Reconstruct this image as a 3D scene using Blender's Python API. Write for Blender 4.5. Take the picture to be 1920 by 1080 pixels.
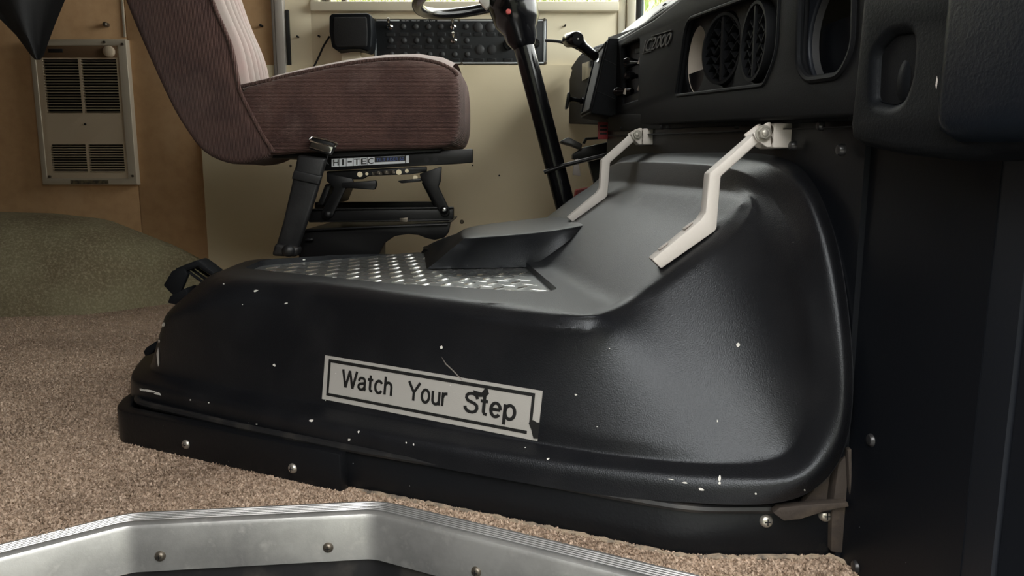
import bpy, bmesh, math, random
from mathutils import Vector, Matrix
from mathutils.bvhtree import BVHTree
from mathutils.geometry import delaunay_2d_cdt
random.seed(7)
R = math.radians
scene = bpy.context.scene
COL = scene.collection
for o in list(bpy.data.objects): bpy.data.objects.remove(o)

# ------------------------------------------------------------------ camera, light, exposure
CAM_H, PITCH, FPX = 0.48, R(9), 1387.0
cam_d = bpy.data.cameras.new('camera'); cam = bpy.data.objects.new('camera', cam_d); COL.objects.link(cam)
cam.location = (0, 0, CAM_H); cam.rotation_euler = (R(90) - PITCH, 0, 0)
cam_d.sensor_width = 36; cam_d.lens = FPX / 1920 * 36; cam_d.clip_start = .01
scene.camera = cam
scene.view_settings.view_transform = 'Standard'; scene.view_settings.look = 'None'
scene.view_settings.gamma = 1; scene.view_settings.use_curve_mapping = False
scene.view_settings.exposure = 1.05
world = bpy.data.worlds.new('overcast_sky'); scene.world = world; world.use_nodes = True
wn = world.node_tree; bg = wn.nodes['Background']
bg.inputs[0].default_value = (1.0, .985, .955, 1); bg.inputs[1].default_value = 5.2
try:
    scene.cycles.max_bounces = 8; scene.cycles.diffuse_bounces = 5; scene.cycles.transparent_max_bounces = 12
    scene.cycles.sample_clamp_indirect = 6
except Exception: pass
def portal(name, loc, rot, sx, sy):
    l = bpy.data.lights.new(name, 'AREA'); l.shape = 'RECTANGLE'; l.size = sx; l.size_y = sy
    l.cycles.is_portal = True
    o = bpy.data.objects.new(name, l); COL.objects.link(o); o.location = loc; o.rotation_euler = rot
    return o
portal('door_opening_portal', (.215, .02, .60), (R(90), 0, 0), 1.13, 2.3)
portal('windshield_portal', (.99, 1.42, 1.40), (0, R(90), 0), 1.0, 2.6)
portal('driver_window_portal', (-.16, 2.84, 1.42), (R(-90), 0, 0), 1.1, .74)
portal('quarter_window_portal', (.73, 2.84, 1.3), (R(-90), 0, 0), .54, .9)

# ------------------------------------------------------------------ helpers
CP, SP = math.cos(PITCH), math.sin(PITCH)
def ray(u, v):
    a = (u - 960) / FPX; b = (v - 540) / FPX
    return Vector((a, CP - b * SP, -SP - b * CP))
EYE = Vector((0, 0, CAM_H))
def PZ(u, v, z): d = ray(u, v); return EYE + d * ((z - CAM_H) / d.z)
def PY(u, v, y): d = ray(u, v); return EYE + d * (y / d.y)
def PX(u, v, x): d = ray(u, v); return EYE + d * (x / d.x)
def PL(u, v, p0, n):
    d = ray(u, v); n = Vector(n); return EYE + d * ((Vector(p0) - EYE).dot(n) / d.dot(n))

def tag(o, label=None, cat=None, group=None, kind=None):
    if label: o['label'] = label
    if cat: o['category'] = cat
    if group: o['group'] = group
    if kind: o['kind'] = kind
    return o
def empty(name, loc, label=None, cat=None, group=None, kind=None):
    o = bpy.data.objects.new(name, None); COL.objects.link(o); o.location = loc
    o.empty_display_size = .05
    return tag(o, label, cat, group, kind)
def wpos(o):
    p = Vector(o.location)
    return p + (wpos(o.parent) if o.parent else Vector((0, 0, 0)))
def attach(o, parent):
    if parent is not None:
        w = Vector(o.location); o.parent = parent; o.location = w - wpos(parent)
def finish(name, me, mat, parent, smooth=True, angle=40):
    if len(me.vertices):
        xs = [v.co for v in me.vertices]
        c = Vector([(min(p[i] for p in xs) + max(p[i] for p in xs)) / 2 for i in range(3)])
    else: c = Vector((0, 0, 0))
    me.transform(Matrix.Translation(-c))
    if smooth:
        me.shade_smooth(); me.set_sharp_from_angle(angle=R(angle))
    if mat is not None: me.materials.append(mat)
    o = bpy.data.objects.new(name, me); COL.objects.link(o); o.location = c
    attach(o, parent)
    return o
def mesh(name, verts, faces, mat=None, parent=None, smooth=True, angle=40, bevel=0, seg=2, recalc=True):
    bm = bmesh.new()
    vs = [bm.verts.new(Vector(v)) for v in verts]
    for f in faces:
        try: bm.faces.new([vs[i] for i in f])
        except ValueError: pass
    return bmfin(name, bm, mat, parent, smooth, angle, bevel, seg, recalc)
def bmfin(name, bm, mat, parent=None, smooth=True, angle=40, bevel=0, seg=2, recalc=True):
    if recalc: bmesh.ops.recalc_face_normals(bm, faces=bm.faces)
    if bevel:
        es = [e for e in bm.edges if len(e.link_faces) == 2 and e.calc_face_angle(0) > R(28)]
        bmesh.ops.bevel(bm, geom=es, offset=bevel, segments=seg, affect='EDGES', profile=.5, clamp_overlap=True)
    me = bpy.data.meshes.new(name); bm.to_mesh(me); bm.free()
    return finish(name, me, mat, parent, smooth, angle)
def bm_box(bm, c, s, rot=None):
    c = Vector(c); vs = []
    for z in (-1, 1):
        for x, y in ((-1, -1), (1, -1), (1, 1), (-1, 1)):
            p = Vector((x * s[0] / 2, y * s[1] / 2, z * s[2] / 2))
            if rot is not None: p = rot @ p
            vs.append(bm.verts.new(c + p))
    for f in ((3, 2, 1, 0), (4, 5, 6, 7), (0, 1, 5, 4), (1, 2, 6, 5), (2, 3, 7, 6), (3, 0, 4, 7)):
        bm.faces.new([vs[i] for i in f])
def box(name, c, s, mat, parent=None, bevel=.002, rot=None, seg=2):
    bm = bmesh.new(); bm_box(bm, c, s, rot)
    return bmfin(name, bm, mat, parent, bevel=bevel, seg=seg)
def box2(name, a, b, mat, parent=None, bevel=.002):
    c = [(a[i] + b[i]) / 2 for i in range(3)]; s = [abs(a[i] - b[i]) for i in range(3)]
    return box(name, c, s, mat, parent, bevel)
def bm_prism(bm, poly, ext):
    ext = Vector(ext); n = len(poly)
    a = [bm.verts.new(Vector(p)) for p in poly]; b = [bm.verts.new(Vector(p) + ext) for p in poly]
    bm.faces.new(a[::-1]); bm.faces.new(b)
    for i in range(n): bm.faces.new((a[i], a[(i + 1) % n], b[(i + 1) % n], b[i]))
def prism(name, poly, ext, mat, parent=None, bevel=.002, seg=2, angle=40):
    bm = bmesh.new(); bm_prism(bm, poly, ext)
    return bmfin(name, bm, mat, parent, bevel=bevel, seg=seg, angle=angle)
def frames(path, closed=False, up=None):
    n = len(path); T = []
    for i in range(n):
        a = path[i - 1] if (i > 0 or closed) else path[i]
        b = path[(i + 1) % n] if (i < n - 1 or closed) else path[i]
        T.append((b - a).normalized())
    out = []
    if up is not None:
        for t in T:
            u = Vector(up); u = (u - t * u.dot(t)).normalized(); out.append((t.cross(u).normalized(), u))
        return out
    u = T[0].orthogonal().normalized()
    for t in T:
        u = (u - t * u.dot(t)).normalized(); out.append((t.cross(u), u))
    return out
def bm_sweep(bm, path, prof, closed=False, up=None, cap=True, scale=None):
    path = [Vector(p) for p in path]; fr = frames(path, closed, up); rings = []
    for i, p in enumerate(path):
        k = 1 if scale is None else scale[i]
        rings.append([bm.verts.new(p + fr[i][0] * (q[0] * k) + fr[i][1] * (q[1] * k)) for q in prof])
    m = len(prof); n = len(path)
    for i in range(n if closed else n - 1):
        a, b = rings[i], rings[(i + 1) % n]
        for j in range(m): bm.faces.new((a[j], a[(j + 1) % m], b[(j + 1) % m], b[j]))
    if cap and not closed: bm.faces.new(rings[0][::-1]); bm.faces.new(rings[-1])
def circ(r, n=12, sx=1, sy=1): return [(r * sx * math.cos(2 * math.pi * i / n), r * sy * math.sin(2 * math.pi * i / n)) for i in range(n)]
def sweep(name, path, prof, mat, parent=None, closed=False, up=None, scale=None, angle=40):
    bm = bmesh.new(); bm_sweep(bm, path, prof, closed, up, True, scale)
    return bmfin(name, bm, mat, parent, angle=angle)
def tube(name, path, r, mat, parent=None, n=12, closed=False): return sweep(name, path, circ(r, n), mat, parent, closed)
def smoothpath(pts, k=6):
    pts = [Vector(p) for p in pts]; out = []
    for i in range(len(pts) - 1):
        p0 = pts[max(i - 1, 0)]; p1 = pts[i]; p2 = pts[i + 1]; p3 = pts[min(i + 2, len(pts) - 1)]
        for j in range(k):
            t = j / k
            out.append(.5 * ((2 * p1) + (p2 - p0) * t + (2 * p0 - 5 * p1 + 4 * p2 - p3) * t * t + (3 * p1 - p0 - 3 * p2 + p3) * t ** 3))
    out.append(pts[-1]); return out
def bm_lathe(bm, prof, p0, axis, n=24):
    axis = Vector(axis).normalized(); u = axis.orthogonal().normalized(); w = axis.cross(u); p0 = Vector(p0); rings = []
    for r, h in prof:
        if r < 1e-6: rings.append([bm.verts.new(p0 + axis * h)])
        else: rings.append([bm.verts.new(p0 + axis * h + (u * math.cos(2 * math.pi * i / n) + w * math.sin(2 * math.pi * i / n)) * r) for i in range(n)])
    for a, b in zip(rings, rings[1:]):
        if len(a) == 1 and len(b) == 1: continue
        for i in range(n):
            j = (i + 1) % n
            if len(a) == 1: bm.faces.new((a[0], b[i], b[j]))
            elif len(b) == 1: bm.faces.new((a[i], a[j], b[0]))
            else: bm.faces.new((a[i], a[j], b[j], b[i]))
def lathe(name, prof, p0, axis, mat, parent=None, n=24, angle=40):
    bm = bmesh.new(); bm_lathe(bm, prof, p0, axis, n)
    return bmfin(name, bm, mat, parent, angle=angle)
def rrect(cx, cy, w, h, r, n=5):
    out = []
    for sx, sy, a in ((1, 1, 0), (-1, 1, 90), (-1, -1, 180), (1, -1, 270)):
        for i in range(n + 1):
            t = R(a + 90 * i / n)
            out.append((cx + sx * (w / 2 - r) + r * math.cos(t), cy + sy * (h / 2 - r) + r * math.sin(t)))
    return out
def roundpoly(pts, r, n=5):
    pts = [Vector((p[0], p[1])) for p in pts]; out = []; m = len(pts)
    for i in range(m):
        p = pts[i]; a = pts[i - 1] - p; b = pts[(i + 1) % m] - p
        rr = r[i] if isinstance(r, (list, tuple)) else r
        k = min(rr, a.length * .45, b.length * .45); A = p + a.normalized() * k; B = p + b.normalized() * k
        for j in range(n + 1):
            t = j / n; q = A * (1 - t) ** 2 + p * 2 * t * (1 - t) + B * t * t; out.append((q.x, q.y))
    return out
def plate2d(name, outer, holes, fmap, thick, mat, parent=None, bevel=0, res=2, angle=40):
    """flat plate with holes in (a,b) plane; fmap(a,b,n)->world, n from 0 (front) to thick (back)"""
    cu = bpy.data.curves.new('tmp', 'CURVE'); cu.dimensions = '2D'; cu.fill_mode = 'BOTH'
    cu.extrude = thick / 2 - bevel; cu.bevel_depth = bevel; cu.bevel_resolution = res; cu.offset = -bevel
    for pl in [outer] + list(holes):
        s = cu.splines.new('POLY'); s.points.add(len(pl) - 1); s.use_cyclic_u = True
        for i, p in enumerate(pl): s.points[i].co = (p[0], p[1], 0, 1)
    ob = bpy.data.objects.new('tmp', cu); COL.objects.link(ob)
    dg = bpy.context.evaluated_depsgraph_get(); me = bpy.data.meshes.new_from_object(ob.evaluated_get(dg))
    bpy.data.objects.remove(ob); bpy.data.curves.remove(cu)
    bm = bmesh.new(); bm.from_mesh(me); bpy.data.meshes.remove(me)
    bmesh.ops.remove_doubles(bm, verts=bm.verts, dist=1e-5)
    for v in bm.verts: v.co = Vector(fmap(v.co.x, v.co.y, thick / 2 - v.co.z))
    return bmfin(name, bm, mat, parent, angle=angle)
def textgeo(body, extrude=0, offset=0, shear=0, spacing=1.0, bevel=0):
    cu = bpy.data.curves.new('tmp', 'FONT'); cu.body = body; cu.extrude = extrude; cu.offset = offset; cu.shear = shear
    cu.space_character = spacing; cu.bevel_depth = bevel; cu.resolution_u = 4
    ob = bpy.data.objects.new('tmp', cu); COL.objects.link(ob)
    dg = bpy.context.evaluated_depsgraph_get(); me = bpy.data.meshes.new_from_object(ob.evaluated_get(dg))
    bpy.data.objects.remove(ob); bpy.data.curves.remove(cu)
    vs = [v.co.copy() for v in me.vertices]; fs = [tuple(p.vertices) for p in me.polygons]; bpy.data.meshes.remove(me)
    x0 = min(v.x for v in vs); x1 = max(v.x for v in vs); y0 = min(v.y for v in vs); y1 = max(v.y for v in vs)
    return vs, fs, (x0, y0, x1, y1)
def lettering(name, body, fmap, rect, mat, parent=None, extrude=0, offset=0, shear=0, spacing=1.0, thick=0, box_y=None):
    """rect=(a0,b0,a1,b1) in plane coords; fmap(a,b,n)"""
    vs, fs, (x0, y0, x1, y1) = textgeo(body, extrude, offset, shear, spacing)
    if box_y: y0, y1 = box_y
    a0, b0, a1, b1 = rect
    out = [Vector(fmap(a0 + (v.x - x0) / (x1 - x0) * (a1 - a0), b0 + (v.y - y0) / (y1 - y0) * (b1 - b0), (v.z / extrude if extrude else 0) * thick)) for v in vs]
    return mesh(name, out, fs, mat, parent, smooth=False, recalc=False)
def copytree(o, delta, parent=None):
    c = o.copy(); COL.objects.link(c); c.parent = parent
    c.location = Vector(o.location) + (Vector(delta) if parent is None else Vector((0, 0, 0)))
    for ch in o.children: copytree(ch, (0, 0, 0), c)
    return c

# ------------------------------------------------------------------ materials
MATS = {}
def mat(name, col, rough=.5, metal=0, bump=None, noise=None, sheen=0, coat=0, spec=.5, speck=None, wave=None, emit=None):
    """bump=(scale,strength) noise=(col2,scale,detail,lo,hi) speck=(col,scale,threshold) wave=(scale,strength,axis)"""
    m = bpy.data.materials.new(name); m.use_nodes = True; nt = m.node_tree; N = nt.nodes; L = nt.links
    b = N['Principled BSDF']; b.inputs['Base Color'].default_value = (*col, 1); b.inputs['Roughness'].default_value = rough
    b.inputs['Metallic'].default_value = metal; b.inputs['Specular IOR Level'].default_value = spec
    b.inputs['Sheen Weight'].default_value = sheen; b.inputs['Coat Weight'].default_value = coat
    tc = N.new('ShaderNodeTexCoord').outputs['Object']
    colout = None
    def nz(scale, detail=4, rgh=.6):
        t = N.new('ShaderNodeTexNoise'); t.inputs['Scale'].default_value = scale; t.inputs['Detail'].default_value = detail
        t.inputs['Roughness'].default_value = rgh; L.new(tc, t.inputs['Vector']); return t.outputs['Fac']
    def mapr(fac, lo, hi):
        t = N.new('ShaderNodeMapRange'); t.inputs['From Min'].default_value = lo; t.inputs['From Max'].default_value = hi
        L.new(fac, t.inputs['Value']); return t.outputs['Result']
    def mix(fac, c1, c2):
        t = N.new('ShaderNodeMix'); t.data_type = 'RGBA'; L.new(fac, t.inputs['Factor'])
        for s, c in (('A', c1), ('B', c2)):
            sock = [i for i in t.inputs if i.name == s and i.type == 'RGBA'][0]
            if isinstance(c, tuple): sock.default_value = (*c, 1)
            else: L.new(c, sock)
        return [o for o in t.outputs if o.type == 'RGBA'][0]
    base = col
    for nn in (noise if isinstance(noise, list) else [noise] if noise else []):
        c2, sc, dt, lo, hi = nn; colout = mix(mapr(nz(sc, dt), lo, hi), base, c2); base = colout
    if speck:
        c2, sc, th = speck
        t = N.new('ShaderNodeTexVoronoi'); t.inputs['Scale'].default_value = sc; L.new(tc, t.inputs['Vector'])
        colout = mix(mapr(t.outputs['Distance'], th * 1.15, th), base, c2); base = colout
    if colout is not None: L.new(colout, b.inputs['Base Color'])
    hs = []
    if bump:
        for sc, st in (bump if isinstance(bump, list) else [bump]): hs.append((nz(sc, 3), st))
    if wave:
        sc, st, ax = wave
        t = N.new('ShaderNodeTexWave'); t.inputs['Scale'].default_value = sc; t.bands_direction = ax; t.wave_profile = 'SIN'
        t.inputs['Distortion'].default_value = .6; t.inputs['Detail'].default_value = 1
        L.new(tc, t.inputs['Vector']); hs.append((t.outputs['Fac'], st))
    prev = None
    for hgt, st in hs:
        bp = N.new('ShaderNodeBump'); bp.inputs['Strength'].default_value = st; bp.inputs['Distance'].default_value = .002
        L.new(hgt, bp.inputs['Height'])
        if prev: L.new(prev, bp.inputs['Normal'])
        prev = bp.outputs['Normal']
    if prev: L.new(prev, b.inputs['Normal'])
    if emit: b.inputs['Emission Color'].default_value = (*emit[0], 1); b.inputs['Emission Strength'].default_value = emit[1]
    MATS[name] = m; return m
def glassmat(name, tint=(1, 1, 1), refl=.06):
    m = bpy.data.materials.new(name); m.use_nodes = True; nt = m.node_tree; N = nt.nodes
    N.remove(N['Principled BSDF']); out = N['Material Output']
    a = N.new('ShaderNodeBsdfTransparent'); a.inputs[0].default_value = (*tint, 1)
    g = N.new('ShaderNodeBsdfGlossy'); g.inputs['Roughness'].default_value = .02
    x = N.new('ShaderNodeMixShader'); x.inputs[0].default_value = refl
    nt.links.new(a.outputs[0], x.inputs[1]); nt.links.new(g.outputs[0], x.inputs[2]); nt.links.new(x.outputs[0], out.inputs[0])
    return m
M_cover = mat('black_moulded_plastic', (.006, .0063, .0078), .36, spec=.45, bump=[(620, .30), (60, .05)], speck=((.55, .53, .5), 26, .018), noise=((.012, .012, .0135), 9, 4, .45, .75))
M_dash = mat('black_dash_plastic', (.0055, .006, .007), .62, spec=.10, bump=(700, .15), noise=((.008, .008, .009), 6, 3, .4, .7))
M_pad = mat('black_dash_vinyl', (.0045, .0052, .0065), .55, spec=.14, bump=[(260, .18), (700, .12)])
M_vinyl = mat('blue_black_glossy_vinyl', (.004, .0065, .011), .34, spec=.3, bump=[(260, .16), (40, .10)])
M_panel = mat('black_painted_panel', (.0038, .0045, .0065), .42, spec=.3, bump=(180, .05), speck=((.4, .4, .4), 19, .012))
M_panel2 = mat('dark_slate_and_lit_panel', (.009, .0105, .0145), .5, spec=.35, bump=(180, .05))  # slate parts, and the side panel strip with light put into its colour
M_skirt = mat('black_painted_wood', (.0045, .0048, .006), .42, spec=.4, bump=[(160, .2), (30, .08)], speck=((.35, .35, .35), 34, .02))
M_metal = mat('black_steel', (.005, .005, .0055), .42, spec=.3, bump=(120, .06))
M_steel = mat('black_gloss_enamel', (.005, .005, .006), .16, spec=.4)
M_dark = mat('dark_cavity', (.004, .004, .005), .7)
M_rubber = mat('black_rubber', (.012, .012, .013), .45, bump=(60, .2), noise=((.05, .045, .04), 14, 5, .5, .75))
M_alu = mat('brushed_aluminium', (.60, .60, .59), .45, metal=.85, bump=[(90, .06), (500, .05)], noise=[((.34, .34, .34), 10, 6, .42, .72), ((.75, .74, .72), 40, 3, .55, .8)])
M_cast = mat('cast_aluminium', (.64, .60, .56), .6, metal=.1, bump=[(260, .16), (40, .08)])
M_zinc = mat('zinc_nut', (.40, .38, .34), .42, metal=.6)
M_castd = mat('worn_grey_aluminium', (.30, .27, .25), .5, metal=.4, bump=(200, .15))
M_chrome = mat('chrome', (.8, .8, .8), .12, metal=1)
M_screw = mat('steel_screw', (.62, .58, .52), .32, metal=.85, bump=(200, .1))
M_pscrew = mat('painted_screw', (.03, .03, .032), .3, metal=.3)
M_screwd = mat('tarnished_screw', (.15, .13, .105), .4, metal=.8, bump=(300, .2))
M_plate = mat('tread_plate_aluminium', (.50, .51, .50), .30, metal=.9, bump=[(80, .15), (400, .1)], noise=((.36, .38, .39), 25, 4, .4, .7))
M_lug = mat('polished_tread_lug', (.80, .80, .78), .24, metal=.95, bump=(300, .1))
M_carpet = mat('beige_brown_carpet', (.40, .300, .222), .95, bump=[(260, .9), (90, .5)], spec=.1, noise=[((.16, .11, .078), 3.2, 5, .48, .70), ((.60, .47, .37), 150, 3, .47, .70), ((.20, .145, .105), 130, 3, .54, .72)])
M_green = mat('olive_green_carpet', (.235, .21, .125), .95, bump=[(220, 1.0), (60, .6)], noise=[((.18, .145, .085), 5, 5, .45, .66), ((.38, .335, .22), 130, 3, .45, .75)])
M_glue = mat('dried_tan_glue', (.30, .235, .165), .8, bump=(120, .6), noise=((.10, .085, .07), 40, 4, .45, .65))
M_tan = mat('tan_wall_board', (.54, .335, .175), .7, bump=(300, .05), noise=[((.47, .285, .145), 26, 5, .4, .7), ((.58, .385, .22), 5, 3, .5, .8)])
M_cream = mat('cream_painted_panel', (.80, .71, .53), .6, bump=(200, .03), noise=((.71, .64, .48), 4, 3, .4, .7))
M_creamd = mat('cream_painted_lower_panel', (.76, .665, .47), .6, bump=(200, .04), noise=((.72, .625, .43), 3, 3, .4, .7))
M_trim = mat('cream_window_trim', (.76, .70, .56), .5)
M_velour = mat('mauve_brown_corduroy', (.105, .050, .041), .9, sheen=.16, wave=(95, 1.0, 'Z'), noise=[((.066, .030, .026), 9, 6, .42, .62), ((.19, .115, .10), 6, 4, .52, .75)])
M_velourb = mat('mauve_brown_corduroy_back', (.085, .042, .034), .9, sheen=.12, wave=(95, .9, 'X'), noise=[((.058, .028, .024), 9, 6, .42, .62), ((.14, .082, .068), 6, 4, .52, .78)])
M_velourf = mat('pale_mauve_velour', (.27, .222, .202), .85, sheen=.2, bump=(300, .15), noise=((.30, .21, .195), 9, 4, .4, .7))
for m_ in (M_velour, M_velourb, M_velourf):
    b_ = m_.node_tree.nodes['Principled BSDF']; b_.inputs['Sheen Tint'].default_value = (.95, .82, .76, 1); b_.inputs['Sheen Roughness'].default_value = .35
M_heater = mat('beige_enamel', (.56, .46, .34), .45, bump=(200, .03))
M_heatf = mat('bare_metal_frame', (.50, .44, .35), .45, metal=.2)
M_heatstrip = mat('brown_smoked_plastic', (.16, .10, .06), .3)
M_fabric = mat('black_fabric', (.006, .006, .0065), .9, bump=(300, .2))
M_cardboard = mat('pale_cardboard', (.50, .44, .38), .9, bump=(200, .1))
M_white = mat('white_paint_chip', (.62, .60, .56), .6)
M_sign = mat('silver_grey_sticker', (.40, .385, .36), .42, metal=.15, bump=(500, .12))
M_ink = mat('black_ink', (.008, .008, .008), .5)
M_blue = mat('blue_ink', (.02, .03, .12), .5)
M_wht = mat('white_ink', (.62, .64, .66), .5)
M_panelsw = mat('black_switch_panel', (.013, .015, .018), .42, bump=(600, .1))
M_grey = mat('grey_plug', (.030, .031, .033), .6); M_emb = mat('emboss_painted_edge_light', (.045, .045, .046), .5)  # emboss colour lightened to stand in for edges catching light
M_silver = mat('silver_edge', (.68, .72, .76), .3, metal=.6)
M_red = mat('red_label', (.22, .012, .015), .5)
M_redb = mat('red_button', (.55, .10, .09), .4)
M_dust = mat('dusty_brown_wood', (.030, .022, .017), .8, bump=(120, .5), noise=((.075, .055, .04), 30, 5, .5, .75))
M_web = mat('black_webbing_sleeve', (.009, .009, .010), .5, bump=(120, .2), noise=((.02, .02, .021), 12, 4, .5, .7))
for m_ in (M_cover, M_dash, M_pad, M_vinyl, M_panel, M_panel2, M_skirt): m_.node_tree.nodes['Principled BSDF'].inputs['Specular Tint'].default_value = (.90, .95, 1.0, 1)
M_glass = glassmat('clear_window_glass', (.96, .98, .97))
M_deck = mat('grey_defroster_deck', (.10, .10, .098), .5)

# ------------------------------------------------------------------ the room shell
WALL = 2.75
def XF(y): return .405 - .12 * (y - .85)         # front bulkhead
def XD(y): return .370 - .088 * (y - .80)        # dashboard face
NOSE = [PZ(0, 1045, 0) + Vector((-1.2, -.90, 0)), PZ(0, 1045, 0), PZ(235, 985, 0), PZ(700, 962, 0), PZ(960, 1025, 0), PZ(1180, 1080, 0), Vector((.44, .675, 0))]
for p in NOSE: p.z = 0
def bendpath(pts, r=.035, k=6):
    out = [pts[0]]
    for i in range(1, len(pts) - 1):
        p = pts[i]; a = pts[i - 1] - p; b = pts[i + 1] - p; q = min(r, a.length * .4, b.length * .4)
        A = p + a.normalized() * q; B = p + b.normalized() * q
        out += [A * (1 - t) ** 2 + p * 2 * t * (1 - t) + B * t * t for t in [j / k for j in range(k + 1)]]
    return out + [pts[-1]]
NOSEP = bendpath(NOSE, .016, 5)
fl = [Vector((p.x, p.y, 0)) for p in NOSEP] + [Vector((.47, .675, 0)), Vector((.47, 2.8, 0)), Vector((-3.3, 2.8, 0)), Vector((-3.3, NOSEP[0].y, 0))]
tag(prism('floor', fl, (0, 0, -.03), M_carpet, bevel=0), kind='structure')
riser = [p + Vector((0, .004, -.072)) for p in NOSEP]
rv = riser + [p + Vector((0, 0, -.30)) for p in riser]
nR = len(riser)
tag(mesh('trim_1', rv, [(i, i + 1, i + 1 + nR, i + nR) for i in range(nR - 1)], M_rubber, recalc=True), kind='structure')
tag(box2('floor_step', (-2.2, -.2, -.42), (1.2, 1.2, -.37), M_rubber, bevel=.004), kind='structure')
# far wall: two boards, openings for the side windows
WX0, WX1 = PY(593, 10, WALL).x, PY(1152, 10, WALL).x
WZ = PY(870, 9, WALL).z
QX0, QZ = PY(1205, 30, WALL).x, .90
PX0 = PY(518, 60, WALL).x
def wallbox(name, x0, x1, z0, z1, y0, m, parent=None, y1=WALL + .06, bevel=.001): return box2(name, (x0, y0, z0), (x1, y1, z1), m, parent, bevel)
wf = empty('wall_far', (0, WALL, 0), kind='structure')
LPX = PY(379, 300, WALL - .02).x
LPZ = PY(950, 122, WALL - .02).z
seam = PY(248, 200, WALL).x
wallbox('tan_board', -3.3, seam - .0015, -.02, 1.95, WALL, M_tan, wf)
wallbox('tan_board', seam + .0015, PX0, -.02, 1.95, WALL, M_tan, wf)
wallbox('upper_board', PX0, WX0 - .02, LPZ - .03, 1.95, WALL - .004, M_cream, wf)
wallbox('upper_board', WX0 - .02, WX1 + .02, LPZ - .03, WZ - .005, WALL - .004, M_cream, wf)
wallbox('upper_board', WX0 - .02, WX1 + .02, 1.78, 1.95, WALL - .004, M_cream, wf)
wallbox('lower_board', LPX, 1.2, -.02, LPZ, WALL - .02, M_creamd, wf)
wallbox('lower_back_board', PX0, 1.3, -.02, LPZ - .03, WALL, M_creamd, wf)
PIL0, PIL1 = PY(1153, 20, WALL).x, PY(1191, 20, WALL).x
wallbox('window_post', WX1 + .012, PIL0 + .038, LPZ - .03, 1.95, WALL - .010, M_trim, wf, bevel=.004)
wallbox('window_post', PIL0 + .040, PIL1, LPZ - .03, 1.95, WALL - .020, M_trim, wf, bevel=.006)
wallbox('front_board', PIL1, 1.3, LPZ - .03, QZ, WALL, M_creamd, wf)
wallbox('front_board', PIL1, 1.3, 1.78, 1.95, WALL, M_creamd, wf)
box2('corner_post', (PY(515, 60, WALL).x, WALL - .03, LPZ - .05), (PY(521, 60, WALL).x, WALL, 1.94), M_castd, wf, bevel=.002)
box2('corner_post', (PY(521.5, 60, WALL).x, WALL - .034, LPZ - .05), (PY(537, 60, WALL).x, WALL, 1.94), mat('satin_post', (.42, .39, .36), .5, metal=.1), wf, bevel=.003)
box2('rubber_strip', (PY(540, 80, WALL).x, WALL - .016, LPZ - .05), (PY(545.5, 80, WALL).x, WALL, PY(543, 20, WALL).z), M_dark, wf, bevel=.001)
for u, v, r in ((488, 47, .0045), (557, 68, .0035), (597, 67, .0035), (1060, 47, .003), (886, 310, .003), (936, 329, .003), (866, 416, .008), (545, 311, .005), (196, 45, .008)):
    p = PY(u, v, WALL - .02); lathe('screw', [(0, -.004), (r * .6, -.0035), (r, 0), (r, .03)], p, (0, 1, 0), M_screwd if r > .0045 else M_dark, wf, 12)
p = PY(872, 232, WALL - .02); lathe('screw', [(.003, -.004), (.006, -.005), (.010, -.002), (.011, .01)], p, (0, 1, 0), M_screw, wf, 16)
box2('seam_trim', (PY(232, 30, WALL).x - .004, WALL - .006, PY(235, 70, WALL).z), (PY(232, 30, WALL).x + .004, WALL, 1.9), M_heatf, wf, bevel=.001)
# windows
w1 = empty('window_1', (0, WALL, WZ), kind='structure')
box2('window_pane', (WX0, WALL + .030, WZ), (WX1, WALL + .034, 1.79), M_glass, w1, 0)
zs = PY(870, 20, WALL - .03).z
box2('window_sill', (WX0 - .015, WALL - .030, zs), (WX1 + .012, WALL + .05, WZ + .006), M_trim, w1, bevel=.004)
box2('window_frame', (WX0 - .018, WALL - .012, WZ), (WX0 + .012, WALL + .05, 1.79), M_trim, w1, bevel=.003)
box2('window_frame', (WX0, WALL + .02, 1.76), (WX1, WALL + .05, 1.79), M_trim, w1, bevel=.003)
M_frame = mat('brown_window_frame', (.10, .085, .07), .5)
for u0, u1 in ((605, 611), (613, 619), (641, 650)):
    box2('window_mullion', (PY(u0, 5, WALL + .03).x, WALL + .018, WZ + .006), (PY(u1, 5, WALL + .03).x, WALL + .045, 1.78), M_frame, w1, bevel=.002)
w2 = empty('window_2', (QX0, WALL, QZ), kind='structure')
box2('window_pane', (QX0, WALL + .03, QZ), (1.0, WALL + .034, 1.79), M_glass, w2, 0)
box2('rubber_seal', (PY(1193, 20, WALL).x, WALL - .004, QZ - .05), (PY(1203, 20, WALL).x, WALL + .05, 1.79), M_dark, w2, bevel=.004)
box2('window_frame', (PY(1203.4, 20, WALL).x, WALL + .01, QZ - .02), (PY(1208, 20, WALL).x, WALL + .05, 1.79), mat('grey_green_frame', (.20, .25, .25), .3), w2, bevel=.002)
box2('window_frame', (QX0, WALL + .0, QZ - .03), (1.0, WALL + .05, QZ), M_dark, w2, bevel=.002)
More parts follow.
